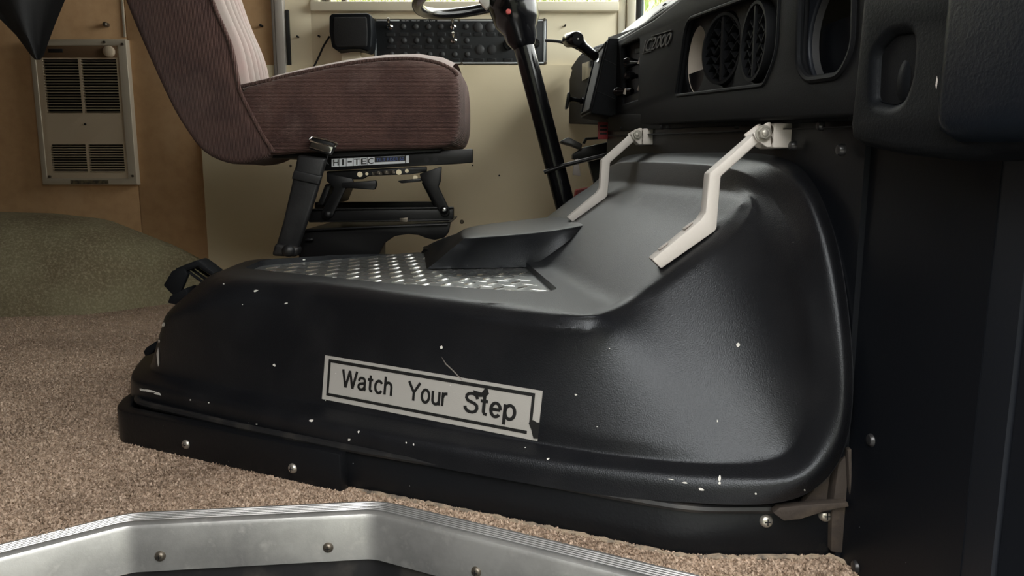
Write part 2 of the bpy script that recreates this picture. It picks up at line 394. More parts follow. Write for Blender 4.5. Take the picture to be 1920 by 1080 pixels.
# the rest of the vehicle round the camera
tag(box2('ceiling', (-3.35, .05, 1.95), (1.35, 2.85, 2.0), mat('brown_headliner', (.13, .11, .09), .95), bevel=0), kind='structure')
tag(box2('wall_rear', (-3.4, .05, -.6), (-3.3, 2.85, 1.95), mat('dark_brown_curtain', (.07, .05, .035), .95), bevel=0), kind='structure')
wn_ = empty('wall_near', (0, .05, 0), kind='structure')
box2('door_side_panel', (-3.35, .02, -.6), (-.35, .10, 1.95), mat('dark_door_trim', (.06, .05, .04), .8), wn_, 0)
box2('door_side_panel', (.78, .02, -.6), (1.12, .10, 1.95), M_panel, wn_, 0)
box2('door_header', (-.35, .02, 1.72), (.78, .10, 1.95), M_panel, wn_, 0)
wfr = empty('wall_front', (1.25, 1.4, 0), kind='structure')
box2('front_cowl', (1.00, .05, -.6), (1.12, 2.85, .905), M_panel, wfr, 0)
box2('front_header', (1.00, .05, 1.88), (1.12, 2.85, 1.95), M_panel, wfr, 0)
box2('windshield', (1.02, .05, .90), (1.026, 2.85, 1.88), M_glass, wfr, 0)
# bulkhead behind the engine cover
zb = .80
bulk = [Vector((XF(.86), .86, -.02)), Vector((XF(2.06), 2.06, -.02)), Vector((XF(2.06), 2.06, .66)), Vector((XF(.86), .86, .66))]
prism('bulkhead_panel', bulk, (.02, 0, 0), M_panel, wfr, bevel=0)

# ------------------------------------------------------------------ outside: ground and grassy bank
def hashn(x, y):
    return math.sin(x * 3.1 + 1.3 * math.sin(y * 2.3)) * .5 + math.sin(y * 4.7 + x * 1.7) * .3 + math.sin(x * 9.1 - y * 7.3) * .2
M_bank = mat('dry_grass_bank', (.42, .36, .22), .95, noise=[((.17, .17, .08), 2.2, 6, .42, .62), ((.62, .55, .40), 9, 5, .5, .75), ((.06, .08, .03), 14, 4, .58, .75)])
gv, gf = [], []
nx, ny = 60, 30
for j in range(ny + 1):
    for i in range(nx + 1):
        x = -8 + 16 * i / nx; t = j / ny; y = 3.3 + 7 * t
        z = -.95 + (max(0, t - .12) ** .8) * 5.6 + .12 * hashn(x, y)
        gv.append((x, y, z))
for j in range(ny):
    for i in range(nx): a = j * (nx + 1) + i; gf.append((a, a + 1, a + nx + 2, a + nx + 1))
bank = mesh('grass_bank', gv, gf, M_bank, recalc=False); tag(bank, 'sloping bank of dry grass outside the windows', 'bank', kind='structure')
tag(box2('ground', (-30, -30, -1.05), (30, 30, -1.0), mat('gravel_yard', (.30, .28, .25), .95, noise=((.2, .19, .17), 3, 5, .4, .7)), bevel=0), kind='structure')
hv_, hf_ = [], []
for j in range(13):
    for i in range(41):
        x = -12 + 24 * i / 40; t = j / 12; hv_.append((x, -3.2 - 3.2 * t, -1.0 + 4.6 * t ** .75 + .25 * hashn(x, t * 5)))
hf_ = [(j * 41 + i, (j + 1) * 41 + i, (j + 1) * 41 + i + 1, j * 41 + i + 1) for j in range(12) for i in range(40)]
tag(mesh('sky_blocker_bank', hv_, hf_, mat('dark_sky_blocker', (.045, .05, .036), .95, noise=((.08, .085, .06), 4, 5, .4, .7)), recalc=False), 'unseen hedge bank added outside the entrance door to block sky light', 'light blocker', kind='structure')  # unseen bank added behind the camera to cut sky light through the door
M_blade = mat('straw_blade', (.60, .53, .33), .8); M_bladeg = mat('green_blade', (.16, .22, .06), .8)
for nm, mt, cnt, lab in (('dry_grass', M_blade, 2200, 'pale straw grass blades on the bank outside the window'), ('green_grass', M_bladeg, 2200, 'green grass blades on the bank outside the window')):
    bv, bf = [], []
    for k in range(cnt):
        x = random.uniform(-3, 3); t = random.uniform(.3, .75); y = 3.3 + 7 * t
        z = -.95 + (t - .12) ** .8 * 5.6 - .05; h = random.uniform(.15, .5); w = .012; a = random.uniform(-.5, .5); b0 = len(bv)
        bv += [(x - w, y, z), (x + w, y, z), (x + a * h * .4 + w * .6, y - .05, z + h * .6), (x + a * h * .4 - w * .6, y - .05, z + h * .6), (x + a * h, y - .15, z + h)]
        bf += [(b0, b0 + 1, b0 + 2, b0 + 3), (b0 + 3, b0 + 2, b0 + 4)]
    tag(mesh(nm, bv, bf, mt, smooth=False, recalc=False), lab, 'grass', kind='stuff')

# ------------------------------------------------------------------ engine cover
def smax(a, b, k): h = max(k - abs(a - b), 0) / k; return max(a, b) + h * h * k * .25
def ztop(x, y):
    o = XF(y) - x; tilt = .048 * (y - 1.07)
    ramp = .342 + .73 * (.165 - o) + tilt
    steep = .503 + .022 * (y - 1) - (o - .02) * 1.7
    return smax(smax(.290, ramp, .007), steep, .035)
def PT(u, v, dz=0):
    d = ray(u, v); lo, step = .6, .004; t = lo
    while t < 3:
        p = EYE + d * t
        if p.z < ztop(p.x, p.y) + dz: break
        t += step
    a, b = t - step, t
    for _ in range(20):
        m = (a + b) / 2; p = EYE + d * m
        if p.z < ztop(p.x, p.y) + dz: b = m
        else: a = m
    return EYE + d * b
V = Vector
ring0 = [V((-.80, 1.75, .085)), V((-.775, 1.6, .085)), V((-.745, 1.45, .085)), V((-.708, 1.33, .085)), V((-.678, 1.262, .085)), V((-.61, 1.222, .085)),
         V((-.43, 1.121, .085)), V((-.217, 1.008, .085)), V((.027, .898, .085)), V((.13, .862, .085)), V((.218, .838, .085)), V((.300, .829, .085)),
         PX(1515, 930, .357), PX(1566, 882, .390)]
ring0 += [PX(u, v, x) for u, v, x in ((1593, 812, .400), (1599, 715, .4005), (1592, 610, .400), (1576, 485, .398), (1549, 388, .394))]
ring0 += [PX(1512, 318, .387), PX(1455, 285, .376), PX(1330, 283, XF(1.25) - .002), PX(1230, 284, XF(1.56) - .002), PX(1150, 285, XF(1.9) - .002)]
ring0 += [V((XF(2.0), 2.0, .42)), V((XF(2.0), 2.02, .2)), V((.02, 2.03, .085)), V((-.18, 2.02, .085)), V((-.42, 1.93, .085)), V((-.65, 1.85, .085))]
ring1 = []
for i, p in enumerate(ring0[:12]):
    d = (V((-.1, 1.5, 0)) - V((p.x, p.y, 0))).normalized()
    ring1.append(p + d * .002 + V((0, 0, .030)))
ring1[11] = V((.300, .829, .117))
ring1 += [PX(1506, 902, .342), PX(1549, 850, .370)]
ring1 += [PX(u, v, x) for u, v, x in ((1570, 788, .382), (1574, 705, .383), (1566, 605, .381), (1549, 482, .377), (1524, 394, .371))]
ring1 += [PX(1490, 333, .364), PX(1445, 298, .354), PX(1325, 293, XF(1.25) - .022), PX(1226, 293, XF(1.56) - .022), PX(1147, 294, XF(1.9) - .022)]
ring1 += [V((XF(2.0) - .02, 1.98, .41)), V((XF(2.0) - .02, 2.0, .2)), V((.02, 2.01, .115)), V((-.18, 2.0, .115)), V((-.42, 1.91, .115)), V((-.65, 1.83, .115))]
ring2 = []
for i, p in enumerate(ring0[:12]):
    d = (V((-.1, 1.5, 0)) - V((p.x, p.y, 0))).normalized()
    ring2.append(p + d * (.042 if i < 9 else .036) + V((0, 0, .040)))
ring2[0:3] = [p + V((.05, 0, .04)) for p in ring0[0:3]]
for i_ in (3, 4): ring2[i_] += V((-.008, 0, 0))
ring2 += [PY(1468, 858, .868), PY(1500, 815, .864)]
ring2 += [PY(u, v, y) for u, v, y in ((1518, 758, .862), (1524, 690, .866), (1518, 602, .877), (1504, 492, .909), (1480, 418, .953))]
ring2 += [PY(1446, 366, 1.012), PX(1405, 316, XF(1.1) - .042), PX(1300, 306, XF(1.28) - .042), PX(1204, 303, XF(1.58) - .042), PX(1132, 302, XF(1.92) - .042)]
ring2 += [V((XF(2.0) - .05, 1.95, .40)), V((XF(2.0) - .06, 1.97, .24)), V((.02, 1.98, .125)), V((-.18, 1.97, .125)), V((-.42, 1.88, .125)), V((-.64, 1.79, .125))]
ring6 = [V((-.665, 1.66, .230)), V((-.662, 1.56, .230)), V((-.660, 1.45, .222)), V((-.656, 1.375, .216)), V((-.628, 1.312, .224)), V((-.54, 1.268, .250))]
ring6 += [PZ(u, v, .274) for u, v in ((560, 546), (750, 575), (1000, 605))] + [PZ(1085, 616, .275)]
up6 = [(1140, 606), (1190, 576), (1235, 546), (1270, 520), (1305, 494), (1335, 470), (1362, 446), (1388, 419), (1404, 392), (1404, 368), (1365, 358), (1270, 352), (1187, 345), (1125, 338)]
ring6 += [PT(u, v, -.012) for u, v in up6[:9]] + [PT(u, v, -.004) for u, v in up6[9:]]
ring6 += [V((.13, 1.93, .40)), V((.08, 1.93, .335)), V((0.0, 1.92, .28)), V((-.17, 1.89, .277)), V((-.36, 1.77, .275)), V((-.53, 1.63, .272))]
for rg in (ring0, ring1, ring2):
    for i_ in range(12): rg[i_] = EYE + (rg[i_] - EYE) * {9: 1.04, 10: 1.025, 11: 1.01}.get(i_, 1.05)       # lip rests on the skirt, 65 mm above the floor
cen = V((-.1, 1.5, 0))
ring7 = []
for i, p in enumerate(ring6):
    q = p.copy()
    if i < 10 or i >= 24:
        d = V((cen.x - p.x, cen.y - p.y, 0)).normalized(); q = p + d * (.085 if i < 5 else .05 if i == 5 else .03)
    else:
        u, v = up6[i - 10]; q = PT(u - 22 + (8 if i > 17 else 0), v - 10 + (i > 18) * 24)
    q.z = ztop(q.x, q.y)
    ring7.append(q)
NR = len(ring0); assert all(len(r) == NR for r in (ring1, ring2, ring6, ring7)), [len(r) for r in (ring0, ring1, ring2, ring6, ring7)]
def mixr(a, b, s): return [p.lerp(q, s) for p, q in zip(a, b)]
ringm = [p + (V((-.003, -.008, 0)) if 13 <= i <= 19 else V((0, -.004, .002)) if 5 < i < 13 else V((0, 0, 0))) for i, p in enumerate(mixr(ring0, ring1, .5))]
rings = [ring0, ring0, ringm, ring1, mixr(ring1, ring2, .36), mixr(ring1, ring2, .85), ring2]
for s, bul in ((.07, .0), (.45, .003), (.88, -.002)):
    rr = []
    for i in range(NR):
        a, b = ring2[i], ring6[i]; p = a.lerp(b, s)
        inward = V((-.05 - p.x * .2, .6, -.5)) if 8 <= i <= 19 else V((0, 0, 0))
        rr.append(p + inward.normalized() * bul * (1.5 if i > 10 else .5) if inward.length else p)
    rings.append(rr)
rings += [ring6, ring7]
rings[0] = [p + V((0, 0, -.004)) if p.z < .075 else p + V((.002, .0, 0)) for p in ring0]
cv = [p for r in rings for p in r]; cf = []
for k in range(len(rings) - 1):
    for i in range(NR):
        j = (i + 1) % NR; cf.append((k * NR + i, k * NR + j, (k + 1) * NR + j, (k + 1) * NR + i))
cage = bpy.data.meshes.new('cage'); cage.from_pydata([tuple(p) for p in cv], [], cf)
tob = bpy.data.objects.new('tmp', cage); COL.objects.link(tob)
sm = tob.modifiers.new('s', 'SUBSURF'); sm.levels = 3; sm.render_levels = 3
dg = bpy.context.evaluated_depsgraph_get(); shell = bpy.data.meshes.new_from_object(tob.evaluated_get(dg)); bpy.data.objects.remove(tob)
bm = bmesh.new(); bm.from_mesh(shell)
# boundary loops
bedges = [e for e in bm.edges if len(e.link_faces) == 1]
loops = []; todo = set(bedges)
while todo:
    e = todo.pop(); start, cur = e.verts; loop = [start, cur]
    while cur != start:
        nxt = [x for x in cur.link_edges if x in todo][0]; todo.discard(nxt); cur = nxt.other_vert(cur)
        if cur != start: loop.append(cur)
    loops.append(loop)
loops.sort(key=lambda l: sum((v.co - V((-.1, 1.5, .3))).length for v in l) / len(l))
top, bot = loops
c0 = bm.verts.new((-.05, 1.45, .03))
for i in range(len(bot)): bm.faces.new((bot[i], bot[(i + 1) % len(bot)], c0))
poly = [V((v.co.x, v.co.y)) for v in top]
def inside(p, pl):
    c = False; n = len(pl)
    for i in range(n):
        a, b = pl[i], pl[i - 1]
        if (a[1] > p[1]) != (b[1] > p[1]) and p[0] < (b[0] - a[0]) * (p[1] - a[1]) / (b[1] - a[1]) + a[0]: c = not c
    return c
pts = list(poly); g = .014
for ix in range(-60, 40):
    for iy in range(60, 150):
        q = V((ix * g + (iy % 2) * g / 2, iy * g))
        if inside(q, poly) and min((q - w).length for w in poly) > g * .7: pts.append(q)
vv, ee, ff, *_ = delaunay_2d_cdt(pts, [], [list(range(len(poly)))], 1, 1e-6)
tv = []
for i, q in enumerate(vv):
    if i < len(top) and (V((top[i].co.x, top[i].co.y)) - q).length < 1e-5: tv.append(top[i])
    else: tv.append(bm.verts.new((q.x, q.y, ztop(q.x, q.y))))
for f in ff:
    try: bm.faces.new([tv[i] for i in f])
    except ValueError: pass
def seglen(p, pl): return min((p - q).length for q in pl)
def dense_(pl, k=5): return [pl[i].lerp(pl[i + 1], j / k) for i in range(len(pl) - 1) for j in range(k)]
d6, d2_, d1_ = dense_(ring6[7:21]), dense_(ring2[7:21]), dense_(ring1[7:21])
flank = [v for v in bm.verts if v.co.x > -.15 and .135 < v.co.z < .46 and v.co.y < 1.15 and v.co.z < ztop(v.co.x, v.co.y) - .004 and v.co.x < .375
         and seglen(v.co, d6) > .007 and seglen(v.co, d2_) > .012 and seglen(v.co, d1_) > .03]
for _ in range(420): bmesh.ops.smooth_vert(bm, verts=flank, factor=.5, use_axis_x=True, use_axis_y=True, use_axis_z=True)
near = [v for v in bm.verts if min((v.co - t.co).length_squared for t in top[::2]) < .02 ** 2]
for _ in range(6): bmesh.ops.smooth_vert(bm, verts=near, factor=.5, use_axis_x=True, use_axis_y=True, use_axis_z=True)
bmesh.ops.recalc_face_normals(bm, faces=bm.faces)
me = bpy.data.meshes.new('cover'); bm.to_mesh(me); bm.free()
cov = bpy.data.objects.new('tmpcover', me); COL.objects.link(cov)
# pocket for the tread plate
PLZ = .276
plate_px = [(458, 516), (490, 500), (640, 487), (786, 474), (812, 482), (830, 505), (985, 503), (1046, 558), (1020, 564), (740, 547)]
plate_xy = roundpoly([PZ(u, v, PLZ) for u, v in plate_px], [.02, .03, .01, .01, .01, .01, .012, .02, .015, .01])
bmc = bmesh.new(); bm_prism(bmc, [V((x, y, PLZ - .001)) for x, y in plate_xy], (0, 0, .4)); bmesh.ops.recalc_face_normals(bmc, faces=bmc.faces)
mc = bpy.data.meshes.new('cut'); bmc.to_mesh(mc); bmc.free()
cut = bpy.data.objects.new('tmpcut', mc); COL.objects.link(cut)
bo = cov.modifiers.new('b', 'BOOLEAN'); bo.operation = 'DIFFERENCE'; bo.object = cut; bo.solver = 'EXACT'
dg = bpy.context.evaluated_depsgraph_get(); me2 = bpy.data.meshes.new_from_object(cov.evaluated_get(dg))
if len(me2.polygons) < 500: me2 = me.copy()
bpy.data.objects.remove(cov); bpy.data.objects.remove(cut)
EC = empty('engine_cover', (-.1, 1.4, .085), 'big black moulded plastic engine cover with tread plate and watch your step sticker', 'engine cover')
bmt = bmesh.new(); bmt.from_mesh(me2)
bmesh.ops.recalc_face_normals(bmt, faces=bmt.faces)
BVH = BVHTree.FromBMesh(bmt); bmt.to_mesh(me2); bmt.free()
shell_o = finish('cover_shell', me2, M_cover, EC, True, 50)
def hit(u, v, off=.0006):
    p, n, *_ = BVH.ray_cast(EYE, ray(u, v).normalized())
    if p is None: return PZ(u, v, .2)
    if n.dot(ray(u, v)) > 0: n = -n
    return p + n * off
# tread plate with raised lugs
TP = prism('tread_plate', [V((x, y, PLZ - .001)) for x, y in plate_xy], (0, 0, .003), M_plate, EC, bevel=0)
TP['label'] = 'silver diamond tread plate set into the cover top'
lv, lf = [], []
ang0 = math.atan2(-.44, 1)
du = V((math.cos(ang0), math.sin(ang0))); dv = V((-du.y, du.x))
def lug(c, ang, L=.0125, W=.0038, H=.0022):
    b0 = len(lv); d = V((math.cos(ang), math.sin(ang))); n = V((-d.y, d.x)); z0 = PLZ + .0018
    out = [(-1, 0), (-.55, .8), (0, 1), (.55, .8), (1, 0), (.55, -.8), (0, -1), (-.55, -.8)]
    for a, b in out: p = c + d * a * L + n * b * W; lv.append((p.x, p.y, z0))
    for a, b in out: p = c + d * a * L * .7 + n * b * W * .45; lv.append((p.x, p.y, z0 + H))
    for i in range(8): j = (i + 1) % 8; lf.append((b0 + i, b0 + j, b0 + 8 + j, b0 + 8 + i))
    lf.append(tuple(b0 + 8 + i for i in range(8)))
pin = [V(p) for p in plate_xy]
rt = R(11); e1 = V((math.cos(rt), math.sin(rt))) * .042; e2 = V((-math.sin(rt), math.cos(rt))) * .060
for i in range(-40, 40):
    for j in range(-40, 40):
        for k in (0, 1):
            cc = V((-.2, 1.3)) + e1 * (i + k * .5) + e2 * (j + k * .5); a = R(57 if k == 0 else 145)
            if inside(cc, pin) and all(inside(cc + V((math.cos(a), math.sin(a))) * s_ * .018, pin) for s_ in (-1, 1)): lug(cc, a, .0195, .0050, .0020 if k == 0 else .0008)
tag(mesh('tread_lugs', lv, lf, M_lug, TP, angle=25, recalc=False), 'raised diamond lugs', kind='stuff')
# raised ledge in front of the pedals
def ledge():
    zb, zt = .280, .350
    base = [PZ(800, 504, zb), PZ(985, 501, zb), V((.20, 1.52, .352)), V((.22, 1.92, .355)), V((-.10, 1.94, zb)), PZ(793, 463, zb)]
    topp = [PZ(868, 447, zt - .003), PZ(1004, 439, zt), V((.20, 1.565, zt + .022)), V((.22, 1.87, zt + .030)), V((-.06, 1.86, zt)), PZ(858, 428, zt)]
    mid = [b.lerp(t, .86) for b, t in zip(base, topp)]
    c = sum(topp, V()) / 6; inn = [t.lerp(c, .16) + V((0, 0, .002)) for t in topp]
    vs = base + mid + topp + inn; n = 6; fs = []
    for k in range(3):
        for i in range(n): fs.append((k * n + i, k * n + (i + 1) % n, (k + 1) * n + (i + 1) % n, (k + 1) * n + i))
    fs += [(18, 19, 22, 23), (19, 20, 21, 22)]
    m_ = bpy.data.meshes.new('l'); m_.from_pydata([tuple(v) for v in vs], [], fs)
    cr = m_.attributes.new('crease_edge', 'FLOAT', 'EDGE')
    for e in m_.edges:
        a, b = e.vertices
        if a < 6 and b < 6: cr.data[e.index].value = 1
        elif {a, b} in ({0, 6}, {5, 11}, {4, 10}, {2, 8}, {3, 9}): cr.data[e.index].value = .75
        elif {a, b} == {1, 7}: cr.data[e.index].value = .4
        elif {a, b} in ({12, 13}, {13, 14}, {12, 17}, {6, 12}): cr.data[e.index].value = .5
    cvt = m_.attributes.new('crease_vert', 'FLOAT', 'POINT')
    for i in range(6): cvt.data[i].value = 1
    t_ = bpy.data.objects.new('tmp', m_); COL.objects.link(t_); q = t_.modifiers.new('s', 'SUBSURF'); q.levels = 3
    m2 = bpy.data.meshes.new_from_object(t_.evaluated_get(bpy.context.evaluated_depsgraph_get())); bpy.data.objects.remove(t_)
    return finish('raised_ledge', m2, M_cover, EC, True, 70)
ledge()
# warning sticker
SC = [(610, 666), (1018, 733), (1008, 827), (604, 748)]     # TL TR BR BL
def homog(a, b):
    TL, TR, BR, BL = [V(q) for q in SC]
    p0, p1, p2, p3 = BL, BR, TR, TL
    s = p0 - p1 + p2 - p3; d1 = p1 - p2; d2 = p3 - p2; den = d1.x * d2.y - d2.x * d1.y
    g_ = (s.x * d2.y - d2.x * s.y) / den; h_ = (d1.x * s.y - s.x * d1.y) / den
    w = g_ * a + h_ * b + 1
    return (((p1.x - p0.x + g_ * p1.x) * a + (p3.x - p0.x + h_ * p3.x) * b + p0.x) / w, ((p1.y - p0.y + g_ * p1.y) * a + (p3.y - p0.y + h_ * p3.y) * b + p0.y) / w)
def onsign(a, b, off): u, v = homog(a, b); return hit(u, v, off)
def signpatch(name, a0, b0, a1, b1, off, m, parent, nx=30, ny=6):
    vs = [onsign(a0 + (a1 - a0) * i / nx, b0 + (b1 - b0) * j / ny, off) for j in range(ny + 1) for i in range(nx + 1)]
    fs = [(j * (nx + 1) + i, j * (nx + 1) + i + 1, (j + 1) * (nx + 1) + i + 1, (j + 1) * (nx + 1) + i) for j in range(ny) for i in range(nx)]
    return mesh(name, vs, fs, m, parent, recalc=False)
WS = signpatch('warning_sticker', 0, 0, 1, 1, .0006, M_sign, EC, 60, 12); WS['label'] = 'silver sticker reading Watch Your Step'
for a0, b0, a1, b1 in ((.022, .86, .972, .93), (.022, .10, .955, .165), (.022, .10, .034, .93), (.960, .30, .972, .93)):
    signpatch('sticker_border', a0, b0, a1, b1, .0011, M_ink, WS, 40 if a1 - a0 > .5 else 2, 2 if a1 - a0 > .5 else 12)
def arc(cx, cy, rx, ry, a0, a1, n=18): return [(cx + rx * math.cos(R(a0 + (a1 - a0) * i / n)), cy + ry * math.sin(R(a0 + (a1 - a0) * i / n))) for i in range(n + 1)]
GLYPH = {
 'W': (.96, [[(.02, 1), (.25, .0)], [(.25, .0), (.48, .98)], [(.48, .98), (.71, 0)], [(.71, 0), (.94, 1)]]),
 'a': (.56, [[(.07, .50), (.10, .61), (.18, .68), (.29, .69), (.40, .66), (.455, .56), (.46, .14), (.48, .07), (.54, .05)], [(.46, .43), (.34, .39), (.16, .35), (.07, .27), (.065, .15), (.14, .06), (.25, .035), (.37, .08), (.46, .19)]]),
 't': (.36, [[(.17, .93), (.17, .16), (.21, .07), (.34, .055)], [(.0, .68), (.34, .68)]]),
 'c': (.54, [arc(.29, .36, .225, .33, 35, 325)]),
 'h': (.54, [[(.07, 1), (.07, 0)], arc(.27, .44, .20, .245, 180, 0, 12) + [(.47, 0)]]),
 'Y': (.74, [[(.02, 1), (.37, .44)], [(.72, 1), (.37, .44)], [(.37, .47), (.37, 0)]]),
 'o': (.58, [arc(.29, .36, .225, .33, 0, 360, 26)]),
 'u': (.54, [[(.07, .71)] + arc(.27, .26, .20, .225, 180, 360, 12)[:], [(.47, .71), (.47, 0)]]),
 'r': (.36, [[(.07, .71), (.07, 0)], [(.07, .42), (.11, .56), (.19, .655), (.34, .67)]]),
 'S': (.70, [[(.62, .72), (.57, .86), (.45, .94), (.33, .955), (.19, .92), (.105, .83), (.10, .70), (.17, .60), (.33, .54), (.49, .49), (.61, .40), (.635, .25), (.57, .11), (.44, .05), (.32, .04), (.18, .08), (.09, .18), (.06, .30)]]),
 'e': (.56, [[(.07, .375), (.50, .375)], arc(.285, .36, .215, .33, 4, 322, 22)]),
 'p': (.58, [[(.07, .71), (.07, -.27)], arc(.30, .36, .22, .33, 0, 360, 26)])}
def strokes(body, wd=.155):
    vs, fs, x = [], [], 0
    for ch in body:
        adv, lines = GLYPH[ch]
        for pl in lines:
            pts_ = []
            for p, q in zip(pl, pl[1:]):
                n = max(1, int((V(q) - V(p)).length / .12)); pts_ += [V(p).lerp(V(q), i / n) for i in range(n)]
            pts_.append(V(pl[-1])); b0 = len(vs); closed = (V(pl[0]) - V(pl[-1])).length < 1e-4
            for i, p in enumerate(pts_):
                a_ = pts_[i - 1] if i else (pts_[-2] if closed else p); c_ = pts_[i + 1] if i < len(pts_) - 1 else (pts_[1] if closed else p)
                t = (c_ - a_).normalized(); nn = V((-t.y, t.x)) * wd / 2; vs += [p + nn + V((x, 0)), p - nn + V((x, 0))]
            fs += [(b0 + 2 * i, b0 + 2 * i + 1, b0 + 2 * i + 3, b0 + 2 * i + 2) for i in range(len(pts_) - 1)]
        x += adv + .075
    return vs, fs
def signtext(body, a0, a1, b0, b1):
    vs, fs = strokes(body); x0 = min(q.x for q in vs); x1 = max(q.x for q in vs)
    mesh('sticker_word', [onsign(a0 + (q.x - x0) / (x1 - x0) * (a1 - a0), b0 + q.y * (b1 - b0), .0013) for q in vs], fs, M_ink, WS, smooth=False, recalc=False)
signtext('Watch', .095, .352, .36, .755)
signtext('Your', .422, .607, .345, .745)
signtext('Step', .680, .905, .315, .735)
def blob(pts, off, m, parent, name):
    vs = [hit(u, v, off) for u, v in pts]; c = sum(vs, V()) / len(vs)
    return mesh(name, vs + [c], [(i, (i + 1) % len(vs), len(vs)) for i in range(len(vs))], m, parent, recalc=False)
blob([(888, 731), (895, 737), (906, 739), (912, 726), (914, 724), (918, 738), (912, 744), (900, 744), (890, 741)], .0015, M_ink, WS, 'tear')
blob([(992, 793), (1000, 787), (1008, 792), (1014, 792), (1009, 822), (1001, 822), (997, 805)], .0017, M_ink, WS, 'tear')
# chipped white paint
cv_, cf_ = [], []
def chip(u, v, w, h, rot=0):
    b0 = len(cv_); n = 9; cc = hit(u, v, .0009); cv_.append(cc)
    if BVH.ray_cast(EYE, ray(u, v).normalized())[0] is None: del cv_[b0:]; return
    for i in range(n):
        a = 2 * math.pi * i / n; r = random.uniform(.6, 1.1)
        x, y = w * r * math.cos(a), h * r * math.sin(a); c, s = math.cos(rot), math.sin(rot)
        cv_.append(hit(u + x * c - y * s, v + x * s + y * c, .0009))
    if max((q - cc).length for q in cv_[b0:]) > .06: del cv_[b0:]; return
    for i in range(n): cf_.append((b0, b0 + 1 + i, b0 + 1 + (i + 1) % n))
for a in [(297, 668, 3, 19), (299, 640, 2, 4), (301, 627, 2.5, 5), (307, 610, 3, 6, .3), (281, 733, 13, 3, .2), (297, 738, 8, 3.5, .2), (268, 731, 7, 2.5, .2), (515, 685, 4, 2.5, .9), (828, 651, 3, 3.5), (480, 546, 5, 2, -.2), (537, 569, 4, 1.5, -.2),
          (584, 789, 5, 2.5), (673, 810, 2, 2.5), (655, 824, 3, 2.5), (762, 830, 1.5, 2.5), (776, 833, 1.6, 2.5), (482, 795, 2.5, 1.5), (392, 755, 1.5, 1.5), (358, 750, 2, 1.5), (313, 762, 2, 1.5), (260, 751, 3, 1.5), (1080, 740, 3, 2), (1384, 647, 4, 5, .4), (1345, 790, 1.2, 3),
          (1028, 861, 4, 2, -.3), (1349, 897, 3, 6), (1349, 906, 3, 3), (1315, 917, 6, 2.5, .2), (1284, 905, 6, 1.5, .15), (1258, 899, 7, 1, .15), (1440, 946, 6, 4), (1451, 945, 3, 3), (1430, 948, 4, 3), (1417, 925, 2, 2.5), (1508, 918, 2, 2), (715, 632, 9, 3, .1),
          (570, 487, 3, 1.2), (985, 840, 2, 1), (1120, 800, 1.5, 1), (630, 700, 1.2, 1), (455, 571, 1.5, 1), (420, 533, 1.6, 1.2), (845, 722, 1.5, 1.5), (320, 575, 6, 1.3, -.2), (308, 588, 4, 1.2, -.2)]:
    if a[:2] != (715, 632): chip(*a)
tag(mesh('paint_chips', cv_, cf_, M_white, EC, smooth=False, recalc=False), 'chipped white paint spots', kind='stuff')
sc_ = mesh('scratch', [hit(u, v, .0012) for u, v in ((828, 668), (838, 682), (850, 693), (868, 712), (866, 713), (848, 694), (836, 683))], [(0, 1, 5, 6), (1, 2, 4, 5), (2, 3, 4)], M_castd, EC, recalc=False)

# ------------------------------------------------------------------ cover latch on the rear end
LT = empty('cover_latch', PY(340, 540, 1.50), 'black plastic latch handle on the rear end of the engine cover', 'latch')
def pyv(pts, y): return [PY(u, v, y) for u, v in pts]
prism('latch_plate', pyv([(306, 535), (322, 508), (345, 503), (352, 515), (334, 558), (322, 552)], 1.46), (0, .012, 0), M_dash, LT, .002)
prism('latch_grip', pyv([(312, 522), (330, 503), (368, 488), (378, 494), (402, 512), (396, 518), (370, 501), (336, 514), (322, 530)], 1.465), (0, .05, 0), M_dash, LT, .003)
for k, (a, b) in enumerate((((352, 508), (384, 532)), ((360, 505), (391, 527)), ((368, 502), (397, 521)))):
    tube('latch_rib', [PY(*a, 1.475 + .012 * k), PY(*b, 1.475 + .012 * k)], .003, M_dash, LT, 8)
prism('latch_foot', pyv([(318, 556), (348, 540), (352, 552), (330, 572), (314, 568)], 1.45), (0, .05, 0), M_dash, LT, .002)
LT2 = empty('hold_down_clip', PY(276, 660, 1.42), 'small black clip low on the rear end of the engine cover', 'clip')
prism('clip_hook', pyv([(268, 660), (274, 652), (292, 640), (296, 648), (284, 664), (272, 668)], 1.42), (0, .03, 0), M_dash, LT2, .002)

# ------------------------------------------------------------------ skirt under the cover, kick board, corner strip
def offs(path, d):
    out = []
    for i, p in enumerate(path):
        a = path[max(i - 1, 0)]; b = path[min(i + 1, len(path) - 1)]; t = (b - a).normalized(); out.append(p + V((-t.y, t.x, 0)) * d)
    return out
def strip(name, path, z0, z1, thick, m, parent=None, bevel=.003):
    """vertical board following a plan path; thick measured to the left of travel"""
    a = [V((p.x, p.y, 0)) for p in path]; b = offs(a, thick); vs = []
    for q in (a, b):
        for z in (z0, z1): vs += [V((p.x, p.y, z)) for p in q]
    n = len(a); f = []
    A0, A1, B0, B1 = 0, n, 2 * n, 3 * n
    for i in range(n - 1):
        f += [(A0 + i, A0 + i + 1, A1 + i + 1, A1 + i), (B0 + i + 1, B0 + i, B1 + i, B1 + i + 1), (A1 + i, A1 + i + 1, B1 + i + 1, B1 + i), (A0 + i + 1, A0 + i, B0 + i, B0 + i + 1)]
    f += [(A0, A1, B1, B0), (A0 + n - 1, B0 + n - 1, B1 + n - 1, A1 + n - 1)]
    return mesh(name, vs, f, m, parent, bevel=bevel, seg=2)
SK = empty('base_skirt', (.1, .95, 0), 'long black painted skirt board under the engine cover above the carpet', 'skirt board')
